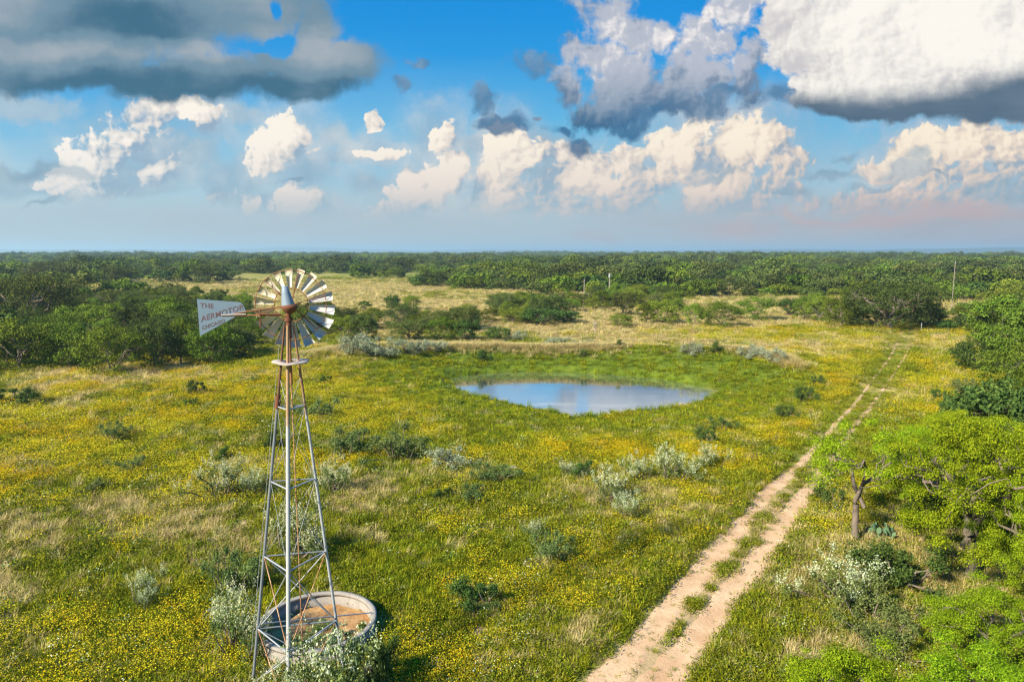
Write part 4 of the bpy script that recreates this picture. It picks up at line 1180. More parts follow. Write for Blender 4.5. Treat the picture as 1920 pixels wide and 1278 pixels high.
S1 = [
    ('dark', 373, 742, 713, 42, 'compact dark bush alone in the flowers below the tail vane'),
    ('dark', 358, 762, 745, 22, 'tiny dark bush just below the compact dark one near the tail vane'),
    ('dark', 420, 864, 838, 40, 'small dark bush left of the tower, above the white plumed bushes'),
    ('dark', 512, 842, 806, 44, 'dark bush seen directly behind the left tower leg'),
    ('dark', 614, 720, 704, 24, 'small dark bush right of the tower just under the wheel'),
    ('grey', 600, 785, 744, 66, 'broad grey green bush right of the upper tower legs'),
    ('grey', 470, 720, 704, 40, 'low olive bush left of the round platform'),
    ('dark', 1356, 806, 780, 46, 'dark bush on the slope right of the pond, farther of a pair'),
    ('dark', 1326, 834, 802, 46, 'dark bush on the slope right of the pond, nearer of a pair'),
    ('dark', 1472, 784, 754, 38, 'dark round bush between the pond and the dirt track'),
    ('dark', 1508, 752, 718, 38, 'dark bush left of the track, right of the round one, taller of two'),
    ('dark', 1530, 724, 704, 26, 'small dark bush beside the track above the taller one'),
    ('dark', 1095, 895, 864, 56, 'dark bush among the white plumed bushes below the pond'),
    ('grey', 1035, 1050, 1000, 84, 'dark leafy bush in the middle of the lower meadow'),
    ('white', 1000, 1010, 978, 40, 'sparse white topped bush behind the dark leafy one in the lower meadow'),
    ('dark', 900, 1138, 1086, 100, 'broad dark bush edged with golden flowers, left of the track bottom'),
    ('dark', 832, 936, 914, 40, 'small dark bush in the meadow centre, left of a leafy green one'),
    ('grey', 886, 944, 906, 64, 'leafy green bush in the meadow centre right of the small dark one'),
    ('grey', 655, 850, 800, 100, 'grey sage thicket right of the tower at half its height'),
    ('grey', 742, 862, 812, 120, 'grey sage thicket in the middle of the row, below the pond left end'),
    ('sage', 840, 876, 838, 90, 'pale grey bush at the right end of the sage row'),
    ('grey', 920, 905, 868, 84, 'dull green bush right of the pale grey sage bush'),
    ('white', 418, 935, 868, 84, 'white plumed bush left of the tower at mid height'),
    ('white', 478, 930, 880, 64, 'white plumed bush touching the left tower leg at mid height'),
    ('white', 622, 928, 872, 66, 'white plumed bush right beside the right tower leg'),
    ('white', 560, 1050, 962, 120, 'tall white flowering bush seen through the tower legs behind the tank'),
    ('grey', 440, 1110, 1030, 100, 'tall grey green bush left of the tower behind its left leg'),
    ('white', 440, 1215, 1105, 96, 'tall pale flowering bush left of the concrete tank'),
    ('white', 640, 1345, 1186, 150, 'big dark bush with pale blossoms in front of the tank'),
    ('white', 540, 1370, 1262, 110, 'pale blossoming bush at the foot of the tower'),
    ('white', 480, 1240, 1150, 70, 'pale bush hugging the left wall of the tank'),
    ('dark', 700, 1290, 1190, 80, 'dark bush against the right front of the tank'),
    ('white', 270, 1140, 1082, 66, 'solitary white blossomed bush in the grass far left of the tank'),
    ('grey', 215, 826, 790, 56, 'grey bush in the yellow flowers of the left meadow'),
    ('grey', 250, 885, 856, 60, 'low olive grey bush in the left meadow below the other grey one'),
    ('grey', 175, 925, 900, 50, 'low olive grey bush at the left above the dry grass'),
    ('dark', 24, 760, 728, 90, 'dark low bush at the left edge before the wood'),
    ('white', 1140, 940, 886, 80, 'white plumed bush right of the dark one, largest of the row below the pond'),
    ('white', 1192, 905, 862, 66, 'white plumed bush in the row below the pond, second from its right end'),
    ('white', 1265, 905, 852, 92, 'wide white plumed bush at the right end of the row below the pond'),
    ('white', 1322, 880, 840, 56, 'pale bush just above the right end of the white plumed row'),
    ('white', 1168, 975, 928, 56, 'white plumed bush nearest the camera below the row'),
    ('white', 1070, 895, 868, 40, 'small white plumed bush left of the dark bush below the pond'),
    ('white', 1586, 1140, 1062, 130, 'large white flowered bush right of the track under the mesquites'),
    ('grey', 1640, 1170, 1090, 130, 'grey green bush behind the large white flowered one, right of the track'),
    ('dark', 1690, 1100, 1010, 150, 'shaded dark undergrowth bush between the two mesquite trunks'),
    ('dark', 1560, 948, 910, 60, 'shaded dark bush left of the slim forked trunk by the track'),
    ('grey', 1668, 1230, 1160, 130, 'dull green bush at the lower right above the lime crowns'),
    ('dark', 1800, 985, 900, 110, 'dark shaded bush behind the thick grey trunk'),
    ('dark', 1740, 985, 920, 90, 'dark shaded bush left of the thick trunk under the canopy'),
    ('dark', 1770, 790, 740, 50, 'green bush above the canopy in the orange grass at right'),
    ('dark', 1760, 752, 724, 24, 'small green sapling in the orange grass at right'),
    ('grey', 1810, 745, 708, 50, 'green bush in front of the dark bushy oak at right'),
    # bank of the pond
    ('sage', 668, 662, 626, 60, 'silvery sage bush at the left end of the pond bank'),
    ('sage', 714, 664, 628, 70, 'silvery sage bush, second from the left on the pond bank'),
    ('sage', 762, 662, 634, 60, 'silvery sage bush on the bank below the dark spreading oak'),
    ('sage', 806, 656, 636, 50, 'silvery sage bush on the bank below the light topped mesquite'),
    ('sage', 968, 640, 620, 40, 'silvery bush right of the grey green bush on the bank'),
    ('sage', 1044, 648, 633, 56, 'low silvery sage bush on the bank above the pond centre'),
    ('sage', 1096, 650, 636, 44, 'low silvery sage bush on the bank right of the pond centre'),
    ('dark', 1160, 652, 636, 26, 'small dark bush on the bank above the right part of the pond'),
    ('dark', 1092, 668, 652, 16, 'tiny dark bush on the inner bank above the pond'),
    ('dark', 1340, 660, 640, 34, 'dark bush on the bank at the right end of the pond'),
    ('sage', 1412, 668, 646, 56, 'silvery sage bush right of the dark bush on the right bank'),
    ('sage', 1460, 676, 654, 50, 'silvery sage bush at the far right end of the bank'),
    ('sage', 1300, 662, 642, 50, 'silvery sage bush left of the dark bush on the right bank'),
    ('dark', 905, 676, 652, 22, 'dark small bush in the dry grass of the left bank'),
]
for a in S1: shrub_px(*a)

# dry bunch grass along the crest of the bank: loose ground cover
gb = np.random.default_rng(77); bp = []
for (x0, y0), (x1, y1) in zip(BERM[:-1], BERM[1:]):
    n = int(52 * math.hypot(x1 - x0, y1 - y0))
    t = gb.random(n); x = x0 + (x1 - x0) * t + gb.normal(size=n) * 0.6; y = y0 + (y1 - y0) * t + 1.2 + gb.normal(size=n) * 1.3
    bp.append(np.stack([x, y], -1))
bp = np.concatenate(bp); bp = bp[fbm2(bp[:, 0], bp[:, 1], 6, 3, 170) + 0.12 * sstep(10, -25, bp[:, 0]) > 0.44]
nb = len(bp); s = gb.uniform(1.4, 2.6, nb)
tag(gn_scatter('bank_grass', [tufts[3 * NV + j] for j in range(NV)], np.stack([bp[:, 0], bp[:, 1], height(bp[:, 0], bp[:, 1]) - 0.03], -1),
               np.stack([gb.normal(size=nb) * 0.1, gb.normal(size=nb) * 0.1, gb.uniform(0, 6.28, nb)], -1), np.stack([s, s, s * 0.7], -1), gb.integers(0, NV, nb)),
    'tall dry straw coloured grass along the crest of the pond bank', 'grass')


# prickly pear under the slim mesquite
def cactus(px, py):
    g = np.random.default_rng(5); p = ground_at(px, py)
    e = link('prickly_pear', None, loc=p)
    cen = [(g.normal() * 0.5, g.normal() * 0.35, 0.16) for _ in range(16)]
    for i in range(34):
        if i >= 16: b = cen[g.integers(0, 16)]; c_ = (b[0] + g.normal() * 0.12, b[1] + g.normal() * 0.12, b[2] + g.uniform(0.2, 0.5))
        else: c_ = cen[i]
        bm = bmesh.new(); bmesh.ops.create_uvsphere(bm, u_segments=10, v_segments=7, radius=0.15)
        az, tl = g.uniform(0, 3.14), g.normal() * 0.35
        bm.transform(Matrix.Translation(c_) @ Euler((tl, g.normal() * 0.3, az)).to_matrix().to_4x4() @ Matrix.Diagonal((0.85, 0.16, 1.15, 1)))
        me = bpy.data.meshes.new('pad'); bm.to_mesh(me); bm.free(); me.materials.append(M['cactus'])
        for po in me.polygons: po.use_smooth = True
        link('pad', me, e)
    tag(e, 'clump of blue green prickly pear pads beside the slim forked mesquite trunk', 'cactus')


cactus(1655, 1010)


# ------------------------------------------------------------------ metals and concrete
def metal_mat(name, a, b, rust=0.3, rustc=((0.16, 0.06, 0.025), (0.36, 0.18, 0.08)), rough=0.5, metal=0.35, sc=3.0, ztop=None):
    m, nt, out = new_mat(name)
    P = coords(nt); n = noise_tex(nt, P, sc, 6, 0.65); f = noise_tex(nt, P, sc * 9, 4, 0.6); n2 = noise_tex(nt, P, sc * 0.45, 4, 0.6)
    col = mixc(nt, n, a, b)
    rc = mixc(nt, f, rustc[0], rustc[1])
    k = ((n2 * 0.7 + f * 0.35) - (0.80 - rust * 0.75))
    if ztop:                                             # the upper part of the tower has lost its zinc
        sp_ = nt.nodes.new('ShaderNodeSeparateXYZ'); nt.links.new(P, sp_.inputs[0]); k = k + E(nt, sp_.outputs[2]).ss(ztop - 2.2, ztop + 2.0) * 0.55
    col = mixc(nt, k.ss(0.0, 0.16), col, rc)
    pbr(nt, out, col, k.ss(0.0, 0.16).lin(0, 1, rough, 0.9), metal=metal, spec=0.4, bump=f, bdist=0.004); return m


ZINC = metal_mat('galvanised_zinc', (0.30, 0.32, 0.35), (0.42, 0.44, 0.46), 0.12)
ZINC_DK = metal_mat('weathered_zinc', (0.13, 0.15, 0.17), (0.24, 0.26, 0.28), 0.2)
BLADE = metal_mat('sail_sheet', (0.43, 0.42, 0.40), (0.54, 0.53, 0.50), 0.20, ((0.30, 0.16, 0.07), (0.50, 0.34, 0.18)), rough=0.65, metal=0.1, sc=1.6)
CREAM = metal_mat('sunlit_rusty_sheet', (0.52, 0.46, 0.35), (0.62, 0.56, 0.45), 0.20, ((0.38, 0.19, 0.07), (0.64, 0.40, 0.18)), rough=0.6, metal=0.0, sc=1.6)
RUST = metal_mat('rusty_iron', (0.16, 0.075, 0.04), (0.30, 0.15, 0.08), 0.7, metal=0.1)
RUST_DK = metal_mat('dark_rusty_iron', (0.07, 0.03, 0.02), (0.16, 0.06, 0.035), 0.7, ((0.10, 0.03, 0.015), (0.2, 0.08, 0.04)), metal=0.1)
POST = metal_mat('post_steel', (0.36, 0.37, 0.38), (0.48, 0.48, 0.47), 0.15, ((0.26, 0.15, 0.075), (0.40, 0.27, 0.15)), metal=0.1, ztop=9.2)  # centre leg: its brighter, lit look put into the steel colour
LEGD = metal_mat('leg_steel_shaded', (0.12, 0.14, 0.16), (0.22, 0.24, 0.26), 0.15, ((0.09, 0.045, 0.03), (0.17, 0.09, 0.05)), metal=0.1, ztop=9.2)  # left leg: its shade put into the darker steel colour
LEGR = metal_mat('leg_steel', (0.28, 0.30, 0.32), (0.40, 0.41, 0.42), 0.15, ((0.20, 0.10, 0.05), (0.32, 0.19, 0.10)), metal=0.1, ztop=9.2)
ROD = metal_mat('pump_rod_rust', (0.50, 0.30, 0.14), (0.62, 0.42, 0.22), 0.5, metal=0.1)
VANE = metal_mat('vane_sheet', (0.095, 0.15, 0.215), (0.155, 0.215, 0.28), 0.24, ((0.24, 0.22, 0.22), (0.40, 0.38, 0.38)), rough=0.5, metal=0.1, sc=2.4)
LETTER = metal_mat('faded_red_paint', (0.070, 0.035, 0.045), (0.13, 0.085, 0.10), 0.1, rough=0.7, metal=0.0, sc=9.0)
HOOD = metal_mat('hood_sheet', (0.15, 0.20, 0.26), (0.22, 0.28, 0.34), 0.25, rough=0.6, metal=0.1)
WOOD = metal_mat('weathered_wood', (0.30, 0.25, 0.22), (0.42, 0.37, 0.33), 0.2, ((0.26, 0.18, 0.14), (0.4, 0.3, 0.25)), rough=0.9, metal=0.0, sc=4.0)


def concrete_mat():
    m, nt, out = new_mat('stained_concrete')
    P = coords(nt); n = noise_tex(nt, P, 1.6, 6, 0.65); f = noise_tex(nt, P, 14, 4, 0.6)
    st = nt.nodes.new('ShaderNodeVectorMath'); st.operation = 'MULTIPLY'; nt.links.new(P, st.inputs[0]); st.inputs[1].default_value = (3, 3, 0.5)
    drip = noise_tex(nt, st.outputs[0], 2.0, 5, 0.6)
    col = mixc(nt, n, (0.21, 0.19, 0.165), (0.37, 0.34, 0.30))
    col = mixc(nt, drip.ss(0.52, 0.72) * 0.6, col, (0.20, 0.17, 0.14))
    pbr(nt, out, col, 0.92, spec=0.15, bump=n + f, bdist=0.03); return m


def silt_mat():
    m, nt, out = new_mat('rusty_silt')
    P = coords(nt); n = noise_tex(nt, P, 1.8, 6, 0.7); f = noise_tex(nt, P, 9, 5, 0.7)
    col = mixc(nt, n.ss(0.3, 0.7), (0.30, 0.15, 0.06), (0.46, 0.29, 0.13)); col = mixc(nt, f.ss(0.55, 0.7) * 0.6, col, (0.16, 0.07, 0.03))
    pbr(nt, out, col, 0.95, spec=0.1, bump=f, bdist=0.08); return m


# ------------------------------------------------------------------ round concrete tank
def ring_mesh(name, prof, mats, n=64, wob=0.0, seed=0, mi=None):
    """lathe of a closed profile [(r, z), ...]"""
    g = np.random.default_rng(seed); a = np.linspace(0, 2 * np.pi, n, endpoint=False)
    w_ = 1 + wob * (fbm2(np.cos(a) * 3 + 9, np.sin(a) * 3 + 9, 1.0, 3, seed) - 0.5); zw = wob * 1.2 * (fbm2(np.cos(a) * 6 + 30, np.sin(a) * 6 + 30, 1.0, 3, seed + 3) - 0.5)
    V_ = np.stack([np.stack([np.cos(a) * r * w_, np.sin(a) * r * w_, np.full(n, z) + (zw if z > 0.3 else 0)], -1) for r, z in prof], 0)
    k = len(prof); id_ = np.arange(k * n).reshape(k, n); nx_ = np.roll(id_, -1, 1); dn = np.roll(id_, -1, 0); dnx = np.roll(nx_, -1, 0)
    return np_mesh(name, V_.reshape(-1, 3), np.stack([id_, nx_, dnx, dn], -1).reshape(-1, 4), mats=mats)


tank = link('water_tank', None, loc=(TANK_C[0], TANK_C[1], 0))
CONC = concrete_mat()
link('wall', ring_mesh('tank_wall', [(1.92, -0.2), (2.06, -0.2), (2.05, 0.60), (1.94, 0.60)], [CONC], wob=0.02, seed=3), tank)
link('rim', ring_mesh('tank_rim', [(1.90, 0.603), (2.10, 0.603), (2.11, 0.70), (2.04, 0.725), (1.92, 0.72), (1.895, 0.69)], [CONC], n=72, wob=0.02, seed=3), tank)
a = np.linspace(0, 2 * np.pi, 48, endpoint=False); fl = [(0, 0, 0.20)] ; ftris = []
for r in (0.7, 1.35, 1.93):
    for t in a: fl.append((math.cos(t) * r, math.sin(t) * r, 0.20 + 0.12 * (float(vnoise(math.cos(t) * r * 2 + 5, math.sin(t) * r * 2 + 5, 3)) - 0.5)))
fq = [(1 + i + 48 * k, 1 + i + 48 * (k + 1), 1 + (i + 1) % 48 + 48 * (k + 1), 1 + (i + 1) % 48 + 48 * k) for k in (0, 1) for i in range(48)]
ftris = [(0, 1 + i, 1 + (i + 1) % 48) for i in range(48)]
link('silt', np_mesh('tank_silt', fl, fq, ftris, mats=[silt_mat()], smooth=True), tank)
tag(tank, 'round pale concrete stock tank with rusty silt inside at the foot of the windmill', 'tank')
g = np.random.default_rng(11)
for (dx, dy, h, w_, kd, lab) in [(0.9, -0.9, 0.75, 1.5, 'dark', 'dark weed bush growing inside the tank at its right front'), (-0.2, -1.2, 0.6, 1.3, 'grey', 'low green weed growing inside the tank near its front wall'), (0.0, 0.25, 0.30, 0.8, 'grey', 'small weed sprouting in the middle of the tank silt')]:
    pr = SHR[kd][0]; e = link('weed_bush', None, loc=(TANK_C[0] + dx, TANK_C[1] + dy, 0.18)); e.scale = (w_ / pr['W'], w_ / pr['W'], h)
    link('foliage', pr['fol'], e); link('stem', pr['stem'], e); tag(e, lab, 'weed')


# ------------------------------------------------------------------ windmill
def bar(p0, p1, r, sides=8):
    p0, p1 = np.array(p0, float), np.array(p1, float)
    v, q_ = tube(np.array([p0, (p0 + p1) / 2, p1]), [r, r, r], sides)
    n = len(v); cap = [list(range(sides)), list(range(n - sides, n))]
    return v, q_


def part(name, acc_or_list, m, parent, smooth=True):
    A = Acc()
    for vq in (acc_or_list if isinstance(acc_or_list, list) else [acc_or_list]): A.add(vq)
    return link(name, A.mesh(name, [m], smooth), parent)


HUB_Z = 12.30
foot = {'l': np.array(at(474, 1282)), 'r': np.array(at(645, 1262)), 'c': np.array(at(541, 1345))}
AX = np.array([(541 - 960) / FPX * (20.8 * math.cos(PITCH) + 2 * math.sin(PITCH)), 20.8, 0])
mill = link('windmill', None, loc=AX)
topz = 11.75
head = {}
for k, f in foot.items():
    d = f - AX; d /= np.linalg.norm(d); head[k] = d * 0.13 + np.array([0, 0, topz])
leg = lambda k, t: (foot[k] - AX) * (1 - t) + head[k] * t


def t_at(k, py):
    lo, hi_ = 0.0, 1.0
    for _ in range(40):
        md = (lo + hi_) / 2; p = leg(k, md) + AX
        if float(proj(p[0], p[1], p[2])[1]) > py: lo = md
        else: hi_ = md
    return md


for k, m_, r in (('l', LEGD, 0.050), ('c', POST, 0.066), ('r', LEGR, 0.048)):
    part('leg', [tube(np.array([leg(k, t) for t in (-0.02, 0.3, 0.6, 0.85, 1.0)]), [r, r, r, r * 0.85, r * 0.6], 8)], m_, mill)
lv = [t_at('l', py) for py in (1173, 1040, 902, 762)]
lvr = [t_at('r', py) for py in (1168, 1035, 900, 760)]
lvc = [t_at('c', py) for py in (1224, 1071, 914, 768)]
lev = [(a + b + c_) / 3 for a, b, c_ in zip(lv, lvr, lvc)]
for t in lev:
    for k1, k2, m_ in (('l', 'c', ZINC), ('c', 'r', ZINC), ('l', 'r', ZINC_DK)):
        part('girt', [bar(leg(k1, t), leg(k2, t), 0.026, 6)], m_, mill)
bounds = [0.02, lev[0], lev[1], lev[2], lev[3], 0.86]
for i, (t0, t1) in enumerate(zip(bounds[:-1], bounds[1:])):
    if i == 0: continue
    for k1, k2 in (('l', 'c'), ('c', 'r'), ('l', 'r')):
        r = 0.018 if i == 1 else 0.006
        for a_, b_ in ((k1, k2), (k2, k1)):
            part('brace', [bar(leg(a_, t0), leg(b_, t1), r, 5)], ROD if (i == 1 and a_ == 'c') else ZINC, mill)
for a_, b_ in (('l', 'c'), ('c', 'l'), ('c', 'r'), ('r', 'c'), ('l', 'r'), ('r', 'l')):
    part('brace', [bar(leg(a_, 0.0), leg(b_, lev[0]), 0.018, 5)], ROD if a_ == 'c' else ZINC, mill)
part('pump_rod', [bar((0.0, 0.0, 0.0), (0, 0, 12.0), 0.020, 8)], ROD, mill)
part('mast_pipe', [bar((0, 0, 9.9), (0, 0, HUB_Z - 0.15), 0.042, 10)], RUST, mill)
part('furl_wire', [bar(leg('l', 0.10) + [-0.12, -0.05, 0], leg('l', 0.95) + [-0.10, -0.02, 0], 0.007, 4)], ZINC, mill)
part('clamp', [bar(leg('l', 0.78), leg('l', 0.815), 0.085, 8)], RUST_DK, mill)

# round service platform with a buckled edge
PZ = HUB_Z - 1.66
n = 40; th = np.linspace(0, 2 * np.pi, n, endpoint=False)
def plat(r, z0):
    buck = 0.022 * np.sin(th * 2 + 0.6) + 0.014 * np.sin(th * 5)
    return np.stack([np.cos(th) * r, np.sin(th) * r, z0 + buck * (r / 0.58)], -1)
Vp = np.concatenate([plat(0.16, PZ), plat(0.55, PZ), plat(0.56, PZ - 0.035), plat(0.53, PZ - 0.04), plat(0.16, PZ - 0.03)])
id_ = np.arange(5 * n).reshape(5, n); j_ = np.roll(id_, -1, 1)
link('platform', np_mesh('platform', Vp, np.concatenate([np.stack([id_[a], id_[b], j_[b], j_[a]], -1) for a, b in ((1, 0), (2, 1), (3, 2), (4, 3), (0, 4))]), mats=[WOOD]), mill)

# mill head
view_az = math.atan2(AX[0], AX[1])                      # bearing of the mill from the camera
hd = link('mill_head', None, mill, (0, 0, HUB_Z))
bm = bmesh.new()
bmesh.ops.create_icosphere(bm, subdivisions=3, radius=0.23)
for v in bm.verts:
    v.co.x *= 1.1; v.co.z *= 0.95 if v.co.z < 0 else 0.55
    if v.co.z < -0.02: v.co.x *= 1 + v.co.z * 1.6; v.co.y *= 1 + v.co.z * 1.6
me = bpy.data.meshes.new('gear_case'); bm.to_mesh(me); bm.free(); me.materials.append(RUST_DK)
for p in me.polygons: p.use_smooth = True
link('gear_case', me, hd, (0.04, 0, 0.0))
part('swivel', [bar((0, 0, -0.95), (0, 0, -0.1), 0.075, 10), bar((0, 0, -0.42), (0, 0, -0.30), 0.12, 10)], RUST_DK, hd)
# sheet hood: a leaning pointed shell
hv_ = []
prof = [(0.0, 0.69, -0.085, 0.06), (0.10, 0.665, -0.08, 0.10), (0.30, 0.46, -0.055, 0.14), (0.62, 0.26, -0.02, 0.18), (1.0, 0.06, 0.01, 0.215)]
ns = 20
for (f, z, xo, r) in prof:
    for t in np.linspace(0, 2 * np.pi, ns, endpoint=False):
        hv_.append((xo + math.cos(t) * r * 1.05, math.sin(t) * r * 1.0, z))
id_ = np.arange(len(prof) * ns).reshape(len(prof), ns); j_ = np.roll(id_, -1, 1)
hq_ = np.stack([id_[:-1], id_[1:], j_[1:], j_[:-1]], -1).reshape(-1, 4)
tip = len(hv_); hv_.append((-0.085, 0, 0.695))
hv_ = [(x * 0.88, y * 0.88, z * 0.94) for x, y, z in hv_]
link('hood', np_mesh('hood', hv_, hq_, [(tip, i, (i + 1) % ns) for i in range(ns)], mats=[HOOD], smooth=True), hd)

# wheel: faces away, seen from behind the tower; axis turned a little
wheel = link('wheel', None, mill, (0, 0, HUB_Z))
YAW = R(5)
wheel.rotation_euler = (0, 0, YAW)
WY = 0.42                                                # the wheel plane lies beyond the gear case
CX, CZ = 0.0, 0.04
def wp(r, a, off=0.0): return np.array([CX + math.cos(a) * r, WY + off, CZ + math.sin(a) * r])
def hoop(r, off, rad, n=54): 
    p = np.array([wp(r, 2 * np.pi * i / n, off) for i in range(n + 1)]); return tube(p, np.full(n + 1, rad), 5)
part('outer_rim', [hoop(1.08, -0.05, 0.014)], RUST, wheel)
part('inner_rim', [hoop(0.52, 0.0, 0.014)], RUST, wheel)
part('hub', [bar((0, 0.10, 0.02), (0, WY + 0.12, CZ), 0.075, 10)], RUST_DK, wheel)
for i in range(6):
    a_ = 2 * np.pi * i / 6 + 0.26
    part('spoke', [bar(wp(0.06, a_, -0.10), wp(1.08, a_, -0.05), 0.012, 5), bar(wp(0.06, a_ + 0.09, 0.10), wp(1.08, a_, -0.05), 0.010, 5)], RUST, wheel)
g = np.random.default_rng(31)
for i in range(18):
    a_ = R(92.5 - 20 * i)
    lowr = 0.5 + 0.5 * math.cos(a_ - R(-56))             # blades sag outward on the lower right
    r0, r1 = 0.545, 1.09 + 0.28 * lowr
    w0, w1 = 0.135, 0.31
    beta = R(40) + g.normal() * 0.05
    ta = np.array([-math.sin(a_), 0, math.cos(a_)]); ax = np.array([0, 1.0, 0]); ra = np.array([math.cos(a_), 0, math.sin(a_)])
    ch = ta * math.cos(beta) + ax * math.sin(beta); nm_ = ax * math.cos(beta) - ta * math.sin(beta)
    V_ = []
    for s_ in (0, 1):
        for u in np.linspace(0, 1, 4):
            r = r0 + (r1 - r0) * u; w_ = w0 + (w1 - w0) * u
            for c_ in np.linspace(-1, 1, 7):
                cam_ = 0.055 * (1 - c_ * c_) * (w_ / 0.3)
                V_.append(np.array([CX, WY, CZ]) + ra * r + ch * (c_ * w_ * 0.62) + nm_ * (cam_ + s_ * 0.006) + ax * 0.02)
    id_ = np.arange(56).reshape(2, 4, 7); Q = []
    for s_ in (0, 1):
        for u in range(3):
            for c_ in range(6):
                f = (id_[s_, u, c_], id_[s_, u, c_ + 1], id_[s_, u + 1, c_ + 1], id_[s_, u + 1, c_]); Q.append(f if s_ else f[::-1])
    for u in range(3):
        Q += [(id_[0, u, 0], id_[0, u + 1, 0], id_[1, u + 1, 0], id_[1, u, 0]), (id_[0, u, 6], id_[1, u, 6], id_[1, u + 1, 6], id_[0, u + 1, 6])]
    for c_ in range(6):
        Q += [(id_[0, 0, c_], id_[1, 0, c_], id_[1, 0, c_ + 1], id_[0, 0, c_ + 1]), (id_[0, 3, c_], id_[0, 3, c_ + 1], id_[1, 3, c_ + 1], id_[1, 3, c_])]
    dg = math.degrees(a_) % 360
    rusty = 20 < dg < 215  # upper blades: the sun's warm tint put into the sheet colour, besides rust
    link('blade', np_mesh('blade', V_, Q, mats=[CREAM if rusty else BLADE], smooth=False), wheel)

# tail, folded alongside the wheel; drawn in a frame that faces back along the bearing
tail = link('tail', None, mill, (0, 0, HUB_Z)); tail.rotation_euler = (0, 0, R(3))
S = 20.9 / FPX                                           # metres per photograph pixel at the mill
def tp(zx, zy, y=0.0):                                   # place on the enlarged view of the head -> tail frame
    return np.array([((360 + zx / 5.325) - 543) * S * 0.955, y, -((480 + zy / 5.325) - 576) * S])
part('boom', [bar(tp(300, 585, -0.1), tp(965, 590, -0.05), 0.026, 6), bar(tp(545, 552, -0.1), tp(915, 500, -0.05), 0.022, 6), bar(tp(420, 572, -0.10), tp(548, 552, -0.1), 0.02, 6)], RUST, tail)
part('strap', [bar(tp(702, 535, -0.12), tp(695, 712, -0.12), 0.022, 6)], RUST_DK, tail)
part('spring', [bar(tp(690, 575, -0.16), tp(905, 578, -0.12), 0.028, 8)], RUST_DK, tail)
out_v = [(62, 425), (500, 458), (522, 480), (552, 548), (300, 600), (430, 606), (410, 622), (70, 792)]
out_v = [(62, 425), (500, 458), (525, 485), (552, 548), (440, 600), (400, 622), (70, 792)]
nv = len(out_v)
Vv = [tp(x, y, -0.09) for x, y in out_v] + [tp(x, y, -0.075) for x, y in out_v]
bm = bmesh.new(); vs = [bm.verts.new(v) for v in Vv]
bm.faces.new(vs[:nv][::-1]); bm.faces.new(vs[nv:])
for i in range(nv): bm.faces.new((vs[i], vs[(i + 1) % nv], vs[nv + (i + 1) % nv], vs[nv + i]))
bmesh.ops.recalc_face_normals(bm, faces=bm.faces)
me = bpy.data.meshes.new('vane'); bm.to_mesh(me); bm.free(); me.materials.append(VANE)
vane = link('vane', me, tail)
part('vane_batten', [bar(tp(300, 583, -0.105), tp(552, 575, -0.105), 0.018, 6)], ZINC, tail)


def words(txt, x0, y0, x1, y1, size, wmul=1.0):
    """painted word running from (x0,y0) to (x1,y1) on the enlarged view"""
    cu = bpy.data.curves.new('lettering', 'FONT'); cu.body = txt; cu.size = 1.0; cu.extrude = 0.003; cu.offset = 0.012; cu.space_character = 1.08
    to = bpy.data.objects.new('lettering', cu); ROOT.objects.link(to)
    bpy.context.view_layer.update()
    me = bpy.data.meshes.new_from_object(to.evaluated_get(bpy.context.evaluated_depsgraph_get()))
    bpy.data.objects.remove(to)
    co = np.empty(len(me.vertices) * 3, np.float32); me.vertices.foreach_get('co', co); co = co.reshape(-1, 3)
    w0, a = co[:, 0].max(), None
    p0, p1 = tp(x0, y0), tp(x1, y1); L = np.linalg.norm(p1 - p0); ux = (p1 - p0) / L; uz = np.array([0, 0, 1.0])
    hS = size / 5.325 * S
    capH = max(co[:, 1].max(), 1e-3)
    out_ = p0 + np.outer(co[:, 0] / w0 * L, ux) + np.outer(co[:, 1] / capH * hS, uz)
    out_[:, 1] = -0.0935 - co[:, 2]
    me.vertices.foreach_set('co', out_.astype(np.float32).ravel()); me.materials.clear(); me.materials.append(LETTER); me.update()
    o = bpy.data.objects.new('lettering', me); ROOT.objects.link(o); o.parent = tail
    return o


words('THE', 92, 508, 225, 518, 46)
words('AERMOTOR', 92, 648, 530, 528, 54)
words('CHICAGO', 95, 730, 330, 655, 36)
tag(mill, 'tall old steel farm windmill with rusty bladed wheel, lettered tail vane and three legged tower', 'windmill')

# overflow pipe from the tower to the tank rim
A = Acc(); P0 = leg('l', lev[0]) + AX; A.add(bar(P0 + [0, 0.3, 0.0], (TANK_C[0] + 1.9, TANK_C[1] + 0.35, 0.77), 0.022, 7))
tag(link('feed_pipe', A.mesh('feed_pipe', [ZINC], True)), 'thin grey pipe running from the windmill tower across the tank rim', 'pipe')


# ------------------------------------------------------------------ utility poles, posts and small far things
POLE = metal_mat('pole_wood', (0.20, 0.17, 0.14), (0.30, 0.26, 0.22), 0.1, rough=0.9, metal=0.0)


def pole(px, py, pt, label, arm=False, r=0.14, col=WOOD):
    p, H, _ = fit(px, py, pt, 10)
    e = link('utility_pole', None, loc=p)
    part('shaft', [tube(np.array([(0, 0, -0.3), (0.0, 0, H * 0.5), (0, 0, H)]), [r, r * 0.9, r * 0.75], 8)], col, e)
    if arm: part('insulator', [bar((0, 0, H), (0, 0, H + 0.30), 0.05, 6), bar((-0.25, 0, H - 0.25), (0.25, 0, H - 0.25), 0.05, 6)], ZINC, e)
    else: part('transformer', [bar((0, -0.25, H - 1.1), (0, -0.25, H - 0.2), 0.32, 10)], ZINC, e)
    tag(e, label, 'pole'); return e


